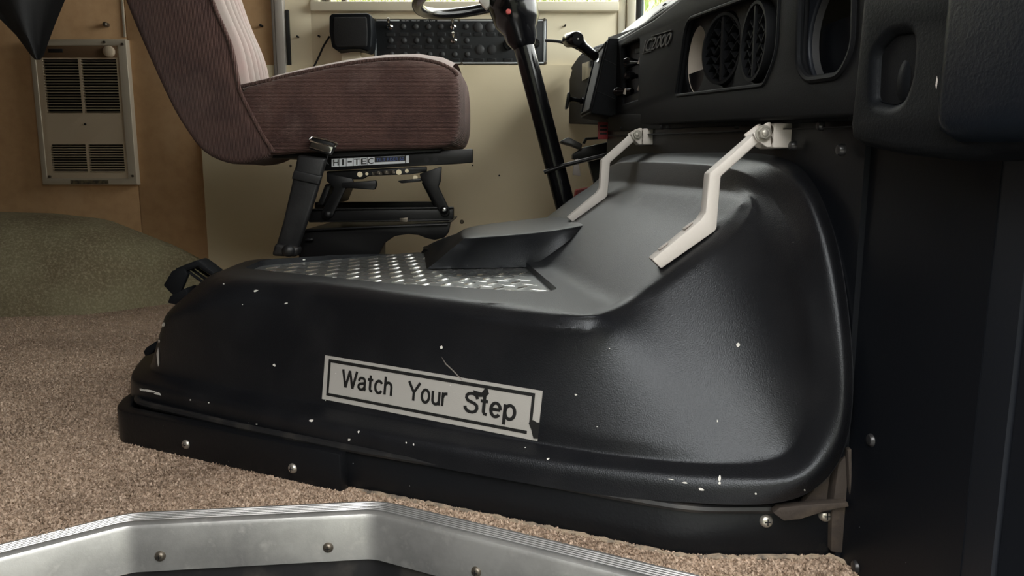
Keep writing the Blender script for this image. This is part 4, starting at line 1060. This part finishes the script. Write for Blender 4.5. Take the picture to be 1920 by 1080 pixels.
# louvred vents
def vent(c, tilt, name='air_vent'):
    ctr = V((XD(c[0]) + PAN - .002, c[0], c[1])); ax = -DASH_N; ax = Matrix.Rotation(tilt, 3, 'Z') @ ax
    v_ = lathe(name, [(vr * .97, -.034), (vr * .99, -.004), (vr * .96, .008), (vr * .88, .008), (vr * .85, -.010), (vr * .85, -.034)], ctr, ax, M_dash, DB, 40, angle=25)
    side = V((0, 0, 1)).cross(ax).normalized(); upv = V((0, 0, 1))
    for k in range(-3, 4):                       # zigzag louvre blades
        z = k * vr * .235; half = math.sqrt(max(0, (vr * .86) ** 2 - z * z))
        pts_ = []; n = max(4, int(half * 2 / .012))
        for i in range(n + 1):
            pts_.append(ctr + side * (-half + 2 * half * i / n) + upv * (z + (.006 if i % 2 else -.006)) + ax * .004)
        bm = bmesh.new()
        a = [bm.verts.new(p) for p in pts_]; b = [bm.verts.new(p - ax * .03 + upv * .004) for p in pts_]
        c2 = [bm.verts.new(p + upv * .002) for p in pts_]; d2 = [bm.verts.new(p - ax * .03 + upv * .006) for p in pts_]
        for i in range(n):
            for q in ((a[i], a[i + 1], b[i + 1], b[i]), (c2[i + 1], c2[i], d2[i], d2[i + 1]), (a[i + 1], a[i], c2[i], c2[i + 1])): bm.faces.new(q)
        bmfin('vent_blade', bm, M_dash, v_, smooth=False)
    bm = bmesh.new(); bm_box(bm, ctr - ax * .008, (.006, .03, vr * 1.7), Matrix((side, ax, upv)).transposed()); bmfin('vent_bar', bm, M_dash, v_)
    lathe('vent_back', [(vr * .86, -.034), (0, -.034)], ctr, ax, M_dark, v_, 24)
    return v_
vent(vc[1], R(13)); vent(vc[2], R(-4))
# second recess with an open round hole
pan2 = roundpoly([Dp(1480, 175, PAN), Dp(1640, 150, PAN), Dp(1650, -80, PAN), Dp(1490, -80, PAN)], .01)
hole2 = circ2(Dp(1562, 60, PAN), .060, 40, 1.0)
plate2d('pan_plate', pan2, [hole2], dmap(PAN), .006, M_panel2, DB, bevel=.002)
frame_ring('recess_lip', rec2, .0015, .005, M_dash, DB)
hv = []
for off in (.004, .014):
    for a, b in circ2(Dp(1562, 60, PAN), .0605, 32): hv.append((XD(a) + PAN + off, a, b))
mesh('hole_collar', hv, [(i, (i + 1) % 32, 32 + (i + 1) % 32, 32 + i) for i in range(32)], M_grey, DB)
box('cavity_rail', (XD(.85) + .22, .86, PX(1560, 78, XD(.85) + .22).z), (.01, .50, .006), mat('pale_green_rail', (.35, .5, .42), .4), DB, .001)
box2('dash_back', (.62, .55, .50), (.64, 2.68, .87), M_dark, DB, 0)
# control pocket beside the shifter
pan3 = roundpoly([Dp(1140, 225, .022), Dp(1225, 190, .022), Dp(1228, 40, .022), Dp(1140, 70, .022)], .004)
plate2d('pocket_pan', pan3, [], dmap(.022), .004, M_dark, DB)
def drod(u0, v0, u1, v1, off0, off1, r, m, nm, parent=DB):
    a = PL(u0, v0, DASH_P0 + V((off0, 0, 0)), DASH_N); b = PL(u1, v1, DASH_P0 + V((off1, 0, 0)), DASH_N); return a, b
for (u, v, uu, vv, r) in ((1168, 118, 1196, 117, .013), (1174, 141, 1194, 143, .011), (1154, 172, 1192, 170, .013)):
    a = PL(u, v, DASH_P0 + V((-.012, 0, 0)), DASH_N); b = PL(uu, vv, DASH_P0 + V((.02, 0, 0)), DASH_N)
    k = lathe('control_lever', [(0, 0), (r * .8, .004), (r, .012), (r * .8, .024), (r * .5, .035), (r * .5, .07)], a, b - a, M_steel, DB, 14)
for u, v in ((1197, 116), (1196, 166), (1170, 173)):
    p = PL(u, v, DASH_P0 + V((.012 if u > 1190 else -.016, 0, 0)), DASH_N)
    prism('lever_pointer', [p + V((0, -.012, .008)), p + V((0, .016, -.002)), p + V((0, -.010, -.006))], (.003, 0, 0), M_cardboard, DB, 0)
prism('rocker_switch', [PL(u, v, DASH_P0 + V((.02, 0, 0)), DASH_N) for u, v in ((1190, 92), (1200, 90), (1200, 99), (1190, 101))], (.02, 0, 0), M_panel2, DB, .001)
# gauge behind the driver's opening
prism('gauge_window', [PL(u, v, DASH_P0 + V((-.004, 0, 0)), DASH_N) for u, v in ((1091, 119), (1118, 110), (1118, 138), (1091, 152))], (.004, 0, 0), M_steel, DB, .001)
# embossed model name
def dtext(a, b, n): y, z = a, b; return (XD(y) - .0002 - n, y, z)
TLx, TRx, BRx, BLx = [D(u, v) for u, v in ((1210, 72), (1262, 56), (1258, 84), (1207, 99))]
def logo(a, b, n):
    p = V(BLx).lerp(V(BRx), a).lerp(V(TLx).lerp(V(TRx), a), b); return dtext(p.x, p.y, n)
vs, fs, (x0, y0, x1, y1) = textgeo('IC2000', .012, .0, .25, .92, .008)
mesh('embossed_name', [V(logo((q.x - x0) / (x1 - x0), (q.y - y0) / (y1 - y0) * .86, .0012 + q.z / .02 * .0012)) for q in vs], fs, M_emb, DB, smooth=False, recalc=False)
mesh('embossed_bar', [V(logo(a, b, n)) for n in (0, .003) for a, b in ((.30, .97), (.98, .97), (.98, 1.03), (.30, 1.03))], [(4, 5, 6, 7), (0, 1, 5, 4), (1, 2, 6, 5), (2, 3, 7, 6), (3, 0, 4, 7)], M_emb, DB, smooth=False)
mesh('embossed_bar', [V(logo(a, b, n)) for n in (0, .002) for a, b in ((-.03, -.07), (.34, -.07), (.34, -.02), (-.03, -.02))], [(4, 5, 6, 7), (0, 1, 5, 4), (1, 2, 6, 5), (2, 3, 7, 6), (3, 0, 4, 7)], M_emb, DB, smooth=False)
# lower flange with fasteners
FLP0 = V((XF(.85) - .012, .85, 0)); FLN = V((1, .12, 0)).normalized()
def F(u, v): return PL(u, v, FLP0, FLN)
prism('lower_flange', [F(1140, 246), F(1590, 226), F(1590, 205), F(1140, 215)], (.012, 0, 0), M_dash, DB, .001)
prism('lower_flange', [F(1140, 256), F(1590, 238), F(1590, 236), F(1140, 254)], (.014, 0, 0), M_dark, DB, 0)
for u, v, r in ((1537, 236, .006), (1485, 273, .007), (1575, 281, .0075), (1380, 238, .003), (1240, 238, .005), (1253, 238, .004), (1165, 240, .004)):
    lathe('flange_screw', [(r, .004), (r, 0), (r * .7, -.003), (0, -.0035)], F(u, v), (1, .1, 0), M_pscrew if r > .0055 else M_dark, DB, 14)

# ------------------------------------------------------------------ padded dash end and side panels (right)
PB = empty('padded_dash_end', (.40, .6, .5), 'black vinyl padded dash end with a small pocket above the side panel', 'dash pad')
PBX = lambda y: .362 + .10 * (.80 - y)
PBP0 = V((PBX(.8), .8, 0)); PBN = V((1, .10, 0)).normalized()
def B(u, v): p = PL(u, v, PBP0, PBN); return (p.y, p.z)
def bmap(off=0): return lambda a, b, n: (PBX(a) + off + n, a, b)
po = [B(1612, 0), B(1600, 130), B(1589, 235), B(1592, 262), B(1610, 274), B(1680, 290), B(1780, 302), B(1830, 296), B(1860, 284), B(1960, 284), (.12, .50), (.12, .95), (B(1612, 0)[0], .95)]
po = po[::-1]
pocket = roundpoly([B(1640, 98), B(1668, 68), B(1702, 64), B(1708, 84), B(1703, 145), B(1690, 185), B(1668, 196), B(1636, 188)], .008)
plate2d('dash_pad', po, [pocket], bmap(), .12, M_pad, PB, bevel=.012, res=4)
pc = [sum(p[0] for p in pocket) / len(pocket), sum(p[1] for p in pocket) / len(pocket)]
bmq = bmesh.new(); nP = len(pocket); rr_ = []
for s, off in ((1.02, .006), (.9, .022), (.55, .034), (.0, .036)):
    if s == 0: rr_.append([bmq.verts.new((PBX(pc[0]) + off, pc[0], pc[1]))]); continue
    rr_.append([bmq.verts.new((PBX(pc[0] + (a - pc[0]) * s) + off, pc[0] + (a - pc[0]) * s, pc[1] + (b - pc[1]) * s)) for a, b in pocket])
for a, b in zip(rr_, rr_[1:]):
    for i in range(nP):
        j = (i + 1) % nP; bmq.faces.new((a[i], a[j], b[j], b[i]) if len(b) > 1 else (a[i], a[j], b[0]))
bmfin('pocket_bowl', bmq, M_pad, PB, angle=60)
bmq = bmesh.new()
kc = V((PBX(pc[0]) + .024, pc[0] - .004, pc[1] - .012)); bmesh.ops.create_icosphere(bmq, subdivisions=3, radius=1)
for q in bmq.verts: q.co = kc + V((q.co.x * .02, q.co.y * .019, q.co.z * .034))
bmfin('pocket_thumb_bulge', bmq, M_pad, PB)
gv_ = [B(1788, 0), B(1778, 110), B(1768, 215), B(1772, 250), B(1800, 268), B(1850, 268), B(1960, 268), (.14, .515), (.14, .94), (B(1788, 0)[0], .94)][::-1]
plate2d('vinyl_cover', gv_, [], bmap(-.012), .05, M_vinyl, PB, bevel=.016, res=4)
mesh('scuff', [V((PBX(a) - .0125, a, b)) for a, b in (B(1781, 160), B(1784, 142), B(1786, 150), B(1783, 168))], [(0, 1, 2, 3)], M_cast, PB, smooth=False, recalc=False)
ws = empty('wall_side', (.44, .7, 0), kind='structure')
SXp = .436
yb_ = PX(1838, 700, SXp).y
prism('side_panel', [V((.408, .878, -.40)), V((SXp, yb_, -.40)), V((SXp, yb_, .95)), V((.408, .878, .95))], (.02, 0, 0), M_panel, ws, 0)
ye = PX(1916, 700, SXp + .004).y
prism('side_panel', [V((SXp + .001, yb_, -.40)), V((SXp - .004, ye, -.40)), V((SXp - .004, ye, .95)), V((SXp + .001, yb_, .95))], (.02, 0, 0), M_panel2, ws, 0)  # paler colour stands in for light on this turned strip
prism('side_panel', [V((SXp, ye - .003, -.40)), V((.62, .10, -.40)), V((.62, .10, .95)), V((SXp, ye - .003, .95))], (.02, 0, 0), M_panel, ws, 0)
for u, v in ((1605, 545), (1633, 825), (1604, 1062)):
    p = PL(u, v, (.408, .878, 0), (.878 - yb_, SXp - .408, 0)); lathe('panel_screw', [(.008, .003), (.008, 0), (.006, -.003), (0, -.004)], p, (1, 0, 0), M_pscrew, ws, 16)

# ------------------------------------------------------------------ brackets bracing the cover to the bulkhead
def bracket(dy, pts, boss, label, sc):
    o = empty('support_bracket', PY(*pts[0], dy), label, 'bracket', 'silver brackets over the engine cover')
    return o
def make_bracket(y0, th, arm_px, clevis_px, plate_px_, bolt_px, label, s):
    o = empty('support_bracket', PY(*arm_px[0], y0), label, 'bracket', 'silver brackets over the engine cover')
    prism('bracket_arm', pyv(arm_px, y0), (0, th, 0), M_cast, o, .0022 * s, 2)
    prism('clevis_cheek', pyv(clevis_px, y0 - .007 * s), (0, .006 * s, 0), M_cast, o, .0015 * s)
    cl2 = prism('clevis_cheek', pyv(clevis_px, y0 - .007 * s), (0, .006 * s, 0), M_cast, o, .0015 * s); cl2.location.y += th + .008 * s
    pp = [PY(u, v, y0 - .022 * s) for u, v in plate_px_]
    x1 = max(p.x for p in pp); zz0 = min(p.z for p in pp); zz1 = max(p.z for p in pp); x0 = x1 - .010 * s
    box2('mount_plate', (x0, y0 - .012 * s, zz0), (XF(y0) + .004, y0 + th + .022 * s, zz1), M_cast, o, .003 * s)
    for dz in (.3, .72):
        for yy in (y0 - .0045 * s, y0 + th + .014 * s):
            lathe('mount_screw', [(.0062 * s, .003), (.0062 * s, -.0005), (.003 * s, -.001), (.0028 * s, .001), (0, .001)], (x0, yy, zz0 + (zz1 - zz0) * dz), (1, 0, 0), M_screwd, o, 16)
    bp_ = PY(*bolt_px, y0 - .007 * s)
    lathe('washer', [(.0112 * s, 0), (.0112 * s, -.002 * s), (.005 * s, -.0022 * s)], bp_, (0, 1, 0), M_zinc, o, 24)
    lathe('hex_nut', [(.0088 * s, -.002 * s), (.0088 * s, -.007 * s), (.0078 * s, -.008 * s), (.004 * s, -.008 * s)], bp_, (0, 1, 0), M_zinc, o, 6, angle=20)
    lathe('bolt_end', [(.0045 * s, -.007 * s), (.0045 * s, -.010 * s), (.003 * s, -.011 * s), (0, -.011 * s)], bp_, (0, 1, 0), M_zinc, o, 14)
    return o
NB = make_bracket(1.046, .030, [(1222, 487), (1314, 412), (1323, 398), (1330, 325), (1416, 250), (1440, 250), (1440, 262), (1424, 266), (1352, 331), (1344, 428), (1340, 434), (1240, 504)],
             [(1412, 250), (1440, 229), (1446, 229), (1446, 276), (1438, 276), (1418, 262)], [(1440, 229), (1467, 229), (1467, 277), (1440, 277)], (1431, 250), 'silver bracket nearest the camera bracing cover to bulkhead', 1.0)
for u, v in ((1243, 462), (1289, 424)):
    p = PY(u, v, 1.06); bm = bmesh.new(); bm_box(bm, p, (.016, .007, .003), Matrix.Rotation(R(-37), 3, 'Y')); bmfin('arm_slot', bm, M_castd, NB, bevel=.001)
FB = make_bracket(1.664, .030, [(1064, 408), (1120, 361), (1125, 352), (1128, 300), (1185, 250), (1203, 250), (1203, 258), (1190, 264), (1144, 305), (1139, 366), (1136, 371), (1074, 416)],
             [(1182, 250), (1198, 240), (1204, 240), (1204, 271), (1198, 271), (1186, 259)], [(1198, 240), (1215, 240), (1215, 271), (1198, 271)], (1194, 253), 'silver bracket nearer the steering column bracing cover to bulkhead', 1.0)

# ------------------------------------------------------------------ steering column and wheel
CY = 2.12
SCO = empty('steering_column', PY(1062, 400, CY), 'black steering column with wheel, bell housing and red button', 'steering column')
cb, ct = PY(1074, 440, CY), PY(975, 60, CY)
ax = (ct - cb).normalized()
lathe('column_tube', [(.0285, -.32), (.0285, (ct - cb).length - .03)], cb, ax, M_steel, SCO, 28)
sv = PY(992, 78, CY)
def at_(u, v): return (PY(u, v, CY) - cb).dot(ax)
lathe('bell_housing', [(.030, at_(990, 78) - .012), (.043, at_(988, 72)), (.046, at_(986, 55)), (.062, at_(980, 40)), (.066, at_(973, 15)), (.068, at_(970, 0)), (.072, at_(969, -3)), (.072, at_(966, -12)), (.05, at_(960, -30)), (.02, at_(955, -45))], cb, ax, M_steel, SCO, 36, angle=50)
bpt = PY(953, 22, CY - .066); lathe('red_button', [(0, -.008), (.006, -.007), (.0075, 0), (.006, .01)], bpt, (0, 1, 0), M_redb, SCO, 12)
WC = cb + ax * at_(952, -34)
ux = V((0, 1, 0)); uy = ax.cross(ux).normalized(); WR = .252
ctrl = PY(778, 0, CY); 
WHL = tube('steering_wheel', [WC + (ux * math.cos(2 * math.pi * i / 72) + uy * math.sin(2 * math.pi * i / 72)) * WR for i in range(72)], .0155, M_steel, SCO, 16, True)
for a in (R(0), R(180)):
    d = ux * math.cos(a) + uy * math.sin(a); n_ = ax.cross(d)
    prism('wheel_spoke', [WC + d * .02 + n_ * .03, WC + d * .245 + n_ * .018, WC + d * .245 - n_ * .018, WC + d * .02 - n_ * .03], ax * .012, M_steel, SCO, .003)
lathe('wheel_hub', [(.0, -.02), (.055, -.02), (.06, .01), (.045, .03), (0, .034)], WC, ax, M_steel, SCO, 32)
prism('hub_trim', pyv([(897, 0), (918, -4), (917, 10), (911, 16)], CY - .06), (0, .03, 0), M_cast, SCO, .001)
# clamp ring low on the column
tube('clamp_rod', [PY(1020, 323, CY - .035), PY(1058, 310, CY - .035), PY(1140, 290, CY - .02)], .006, M_metal, SCO, 10)

# ------------------------------------------------------------------ pedal assembly
PD = empty('pedal_bracket', PY(1100, 330, 2.3), 'black pedal lever and bracket behind the steering column', 'pedal')
prism('pedal_beam', pyv([(1094, 276), (1140, 266), (1140, 292), (1094, 301), (1074, 298), (1074, 289)], 2.22), (0, .05, 0), M_metal, PD, .003)
prism('pedal_pad', pyv([(1051, 264), (1066, 257), (1092, 270), (1090, 280), (1072, 273), (1053, 268)], 2.20), (0, .07, 0), M_rubber, PD, .003)
prism('pedal_arm', pyv([(1076, 300), (1084, 297), (1089, 330), (1074, 328)], 2.22), (0, .012, 0), M_castd, PD, .001)
prism('pedal_frame', pyv([(1092, 268), (1098, 258), (1140, 256), (1140, 260), (1101, 262), (1097, 270)], 2.3), (0, .02, 0), M_metal, PD, .001)
prism('pedal_support', pyv([(1100, 290), (1140, 280), (1160, 400), (1130, 400)], 2.34), (0, .04, 0), M_metal, PD, .002)
tag(prism('red_hose_clamp', pyv([(1080, 356), (1110, 350), (1120, 356), (1114, 380), (1090, 384), (1078, 374)], 2.45), (0, .06, 0), M_red, None, .006), 'dark red fitting down behind the steering column foot', 'fitting')
tag(prism('red_tag', pyv([(1121, 229), (1140, 229), (1140, 261), (1121, 261)], 2.05), (0, .003, 0), M_red, None, .0005), 'small red tag hanging below the shifter box', 'tag')
RT = bpy.data.objects['red_tag']
for k in range(3): box2('tag_line', (PY(1125, 240, 2.05).x, 2.0485, PY(1125, 238 + 7 * k, 2.05).z), (PY(1138, 240, 2.05).x, 2.0499, PY(1125, 235 + 7 * k, 2.05).z), M_dark, RT, 0)

# ------------------------------------------------------------------ shifter box with lever, pull handle
SH = empty('shifter_box', PY(1130, 215, 1.95), 'black shifter box with a lever on the dashboard beside the wheel', 'shifter')
nf = pyv([(1141, 71), (1164, 72), (1160, 223), (1107, 213)], 1.96)
ff_ = [p + V((-.004 if i in (0, 3) else 0, .23, .004)) for i, p in enumerate(nf)]
nf[1].x = ff_[1].x = .30; nf[2].x = ff_[2].x = .30
bm = bmesh.new(); a_ = [bm.verts.new(p) for p in nf]; b_ = [bm.verts.new(p) for p in ff_]
bm.faces.new(a_); bm.faces.new(b_[::-1])
for i in range(4): bm.faces.new((a_[i], b_[i], b_[(i + 1) % 4], a_[(i + 1) % 4]))
bmfin('shifter_body', bm, M_dash, SH, bevel=.004, seg=3)
def sface(s, t, n=0):   # s along depth 0..1, t from bottom 0..1
    p = nf[3].lerp(nf[0], t).lerp(ff_[3].lerp(ff_[0], t), s); e = (nf[0] - nf[3]).normalized(); nn = V((0, 1, 0)).cross(e); nn = nn if nn.x < 0 else -nn
    return p + nn * n
fo_ = [sface(.06, .06, .001), sface(.94, .06, .001), sface(.94, .94, .001), sface(.06, .94, .001)]
for i in range(4):
    tube('face_bezel', [fo_[i], fo_[(i + 1) % 4]], .004, M_dash, SH, 8)
mesh('face_insert', [sface(.08, .08, .0008), sface(.92, .08, .0008), sface(.92, .92, .0008), sface(.08, .92, .0008)], [(0, 1, 2, 3)], M_dark, SH, smooth=False, recalc=False)
for k in (.30, .72): tube('case_seam', [nf[3].lerp(nf[0], k) + V((.002, -.0005, 0)), nf[2].lerp(nf[1], k - .06) + V((-.03, -.0005, 0))], .0009, M_dark, SH, 6)
l0 = PY(1122, 112, 2.07); l1 = PY(1090, 84, 2.05); kn = PY(1075, 72, 1.96)
tube('shift_lever', [l0 + (l0 - l1) * .3, l0], .0075, M_steel, SH, 12)
lathe('lever_sleeve', [(.008, 0), (.0125, .004), (.0125, .05), (.016, .062)], l0 + (l1 - l0) * .1, l1 - l0, M_steel, SH, 16)
kax = V((.35, -1, -.1)).normalized(); kc2 = PY(1075, 74, 2.04)
lathe('lever_knob', [(0, -.036), (.016, -.036), (.0195, -.030), (.0195, .024), (.016, .030), (0, .030)], kc2, kax, M_steel, SH, 28)
lathe('knob_cap', [(0, -.001), (.0022, -.0008), (.0024, .002)], kc2 + kax * .030, -kax, M_castd, SH, 12)
PH = empty('pull_handle', PY(1075, 188, 2.15), 'black pull handle with a short stem below the shifter lever', 'handle')
pa, pb = PY(1070, 186, 2.15), PY(1102, 191, 2.20)
lathe('handle_stem', [(.0075, 0), (.006, .015), (.006, (pb - pa).length * .75), (.009, (pb - pa).length * .78), (.009, (pb - pa).length + .05)], pa, pb - pa, M_steel, PH, 14)
prism('handle_grip', pyv([(1064, 174), (1068, 171), (1070, 178), (1066, 203), (1060, 205), (1060, 200)], 2.13), (0, .03, 0), M_steel, PH, .004)
lathe('handle_ferrule', [(.009, 0), (.010, .006), (.009, .014)], pa.lerp(pb, .62), pb - pa, M_chrome, PH, 14)

# ------------------------------------------------------------------ switch panel on the far wall
WY = WALL - .012
SWP = empty('switch_panel', PY(862, 120, WY), 'black switch panel with silver edging and three chrome toggles on the wall', 'switch panel')
sx0, sx1 = PY(701, 78, WY).x, PY(1025, 78, WY).x; sz0, sz1 = PY(860, 120.5, WY).z, PY(860, 35.5, WY).z
box2('panel_face', (sx0, WY, sz0), (sx1, WY + .012, sz1), M_panelsw, SWP, .001)
def sw(u, v): p = PY(u, v, WY); return p.x, p.z
t_ = .0045
box2('edge_strip', (sx0 + .002, WY - .003, sz0 + .006), (sx0 + .008, WY, sz1 - .003), M_silver, SWP, .001)
box2('edge_strip', (sx1 - .012, WY - .003, sz0 + .004), (sx1 - .004, WY, sz1 - .003), M_silver, SWP, .001)
box2('edge_strip', (sx0 + .008, WY - .003, sz0 + .002), (sx1 - .004, WY, sz0 + .007), M_silver, SWP, .001)
box2('edge_strip', (sx0 + .008, WY - .003, sz1 - .008), (sw(749, 40)[0], WY, sz1 - .003), M_silver, SWP, .001)
box2('edge_strip', (sw(820, 40)[0], WY - .003, sz1 - .008), (sx1 - .004, WY, sz1 - .003), M_silver, SWP, .001)
for k, (u, w, txt) in enumerate(((753, 13, 'PULL ON'), (772, 15, 'PUSH OFF'), (795, 9, 'ON'), (807, 9, 'OFF'))):
    x, z = sw(u, 40); x2 = sw(u + w, 40)[0]
    lettering('panel_lettering', txt, lambda a, b, n: (a, WY - .0006, b), (x, sz1 - .008, x2, sz1 - .0045), M_wht, SWP)
c1 = [731.5, 756, 779.5, 803, 826.5, 850, 873.5]
tog = {(850, 50), (850, 76), (731.5, 50)}
plug_src = {}
def inst(key, maker, x, z):
    if key not in plug_src: plug_src[key] = (maker(x, z), x, z); return plug_src[key][0]
    src, x0_, z0_ = plug_src[key]; c = src.copy(); COL.objects.link(c); c.location = src.location + V((x - x0_, 0, z - z0_))
    for ch in src.children: d = ch.copy(); COL.objects.link(d); d.parent = c
    return c
def plug(r): return lambda x, z: lathe('blank_plug', [(r, .001), (r, -.001), (r * .8, -.004), (r * .4, -.006), (0, -.0065)], (x, WY, z), (0, 1, 0), M_grey, SWP, 20)
def slot(x, z):
    o = box('label_slot', (x, WY - .001, z), (.033, .003, .013), M_panelsw, SWP, .001); box('slot_window', (x, WY - .0024, z - .0005), (.025, .001, .0075), M_dark, o, 0); return o
def toggle(x, z):
    p = V((x, WY, z)); t = lathe('toggle_switch', [(.0105, 0), (.0105, -.003), (.007, -.005), (.0062, -.014), (.004, -.016)], p, (0, 1, 0), M_chrome, SWP, 16)
    d = V((0, -1, .75)).normalized(); lathe('toggle_lever', [(.003, 0), (.0045, .012), (.0062, .026), (.005, .033), (0, .035)], p + V((0, -.014, 0)), d, M_chrome, t, 14); return t
for v in (50, 76, 102):
    for u in c1:
        x, z = sw(u + (v - 50) * .05, v)
        if (u, v) in tog: inst('toggle', toggle, x, z)
        else: inst('plug', plug(.0105), x, z)
for u, v in ((896, 51), (919, 51), (943, 51), (899, 93), (922, 93)): inst('bigplug', plug(.0175), *sw(u, v))
for v in (64.5, 88, 113):
    for u in c1: inst('slot', slot, *sw(u + (v - 50) * .06, v))
for u, v in ((896, 64.5), (920, 64.5), (944, 64.5), (899, 113), (922, 113), (952, 113)): inst('slot', slot, *sw(u, v))
x, z = sw(953, 84); lathe('black_knob', [(.016, 0), (.016, -.004), (.019, -.006), (.017, -.022), (0, -.024)], (x, WY, z), (0, 1, 0), M_steel, SWP, 24)
x, z = sw(1004, 82); lathe('black_knob', [(.016, 0), (.016, -.004), (.014, -.02), (0, -.022)], (x, WY, z), (0, 1, 0), M_steel, SWP, 24)
for u, v in ((861, 38), (866, 119.5), (703.5, 38), (1021, 37), (1023, 118)): x, z = sw(u, v); lathe('panel_screw', [(.005, 0), (.0045, -.004), (0, -.005)], (x, WY - .002, z), (0, 1, 0), M_screwd, SWP, 12)

# ------------------------------------------------------------------ black padded speaker box and cords
SPK = empty('speaker_box', PY(657, 95, WY - .05), 'black padded speaker box on a tan bracket beside the switch panel', 'speaker')
SYF = WALL - .11
so = [PY(u, v, SYF) for u, v in ((617, 30), (622, 25), (690, 24), (696, 29), (698, 60), (696, 88), (690, 97), (684, 95), (676, 92), (655, 92), (632, 95), (622, 88), (617, 60))]
bm = bmesh.new(); bm_prism(bm, so, (0, .085, 0)); bmfin('speaker_case', bm, M_pad, SPK, bevel=.010, seg=4, angle=60)
si = [PY(u, v, SYF - .006) for u, v in ((625, 32), (687, 31), (689, 60), (688, 87), (676, 88), (655, 88), (632, 89), (626, 84), (624, 60))]
bm = bmesh.new(); bm_prism(bm, si, (0, .012, 0)); bmfin('speaker_front', bm, M_fabric, SPK, bevel=.005, seg=3, angle=60)
prism('mount_bracket', pyv([(640, 90), (675, 90), (675, 122), (640, 122)], WALL - .05), (0, .03, 0), M_cream, SPK, .002)
tag(tube('speaker_cord', smoothpath(pyv([(618, 68), (606, 88), (597, 108), (585, 130), (560, 160)], WALL - .03), 5), .0035, M_dark, SPK, 8))
tag(tube('lever_cord', smoothpath(pyv([(1022, 76), (1048, 78), (1066, 84), (1085, 92), (1105, 106)], 2.40), 5), .0045, M_dark, None, 8), 'thin black cord running from the switch panel to the shifter', 'cord')

# ------------------------------------------------------------------ carpet pile
def nose_y(x):
    for p, q in zip(NOSEP, NOSEP[1:]):
        if p.x <= x <= q.x: return p.y + (q.y - p.y) * (x - p.x) / max(1e-6, q.x - p.x)
    return .7
tv_, tf_ = [], []
cnt = 0
while cnt < 100000:
    x = random.uniform(-1.95, .43); y = random.uniform(.66, 2.6)
    if y < nose_y(x) + .038 or random.random() > (.82 / y) ** 2 or x < -.95 * y or (x > -.60 and y > 1.28 - .44 * (x + .55)): continue
    if x > -.2 and y > nose_y(x) + .30: continue
    cnt += 1; a = random.uniform(0, 6.283); h = random.uniform(.0015, .0042); w = random.uniform(.0013, .0024); lx, ly = random.uniform(-.003, .003), random.uniform(-.003, .003)
    dx, dy = math.cos(a) * w, math.sin(a) * w; b0 = len(tv_)
    tv_ += [(x - dx, y - dy, -.0005), (x + dx, y + dy, -.0005), (x + lx + dx * .6, y + ly + dy * .6, h), (x + lx - dx * .6, y + ly - dy * .6, h)]
    tf_.append((b0, b0 + 1, b0 + 2, b0 + 3))
me = bpy.data.meshes.new('carpet_pile'); me.from_pydata(tv_, [], tf_); me.materials.append(M_carpet)
cpo = bpy.data.objects.new('carpet_pile', me); COL.objects.link(cpo); tag(cpo, 'short beige brown carpet pile on the floor', 'carpet', kind='stuff')
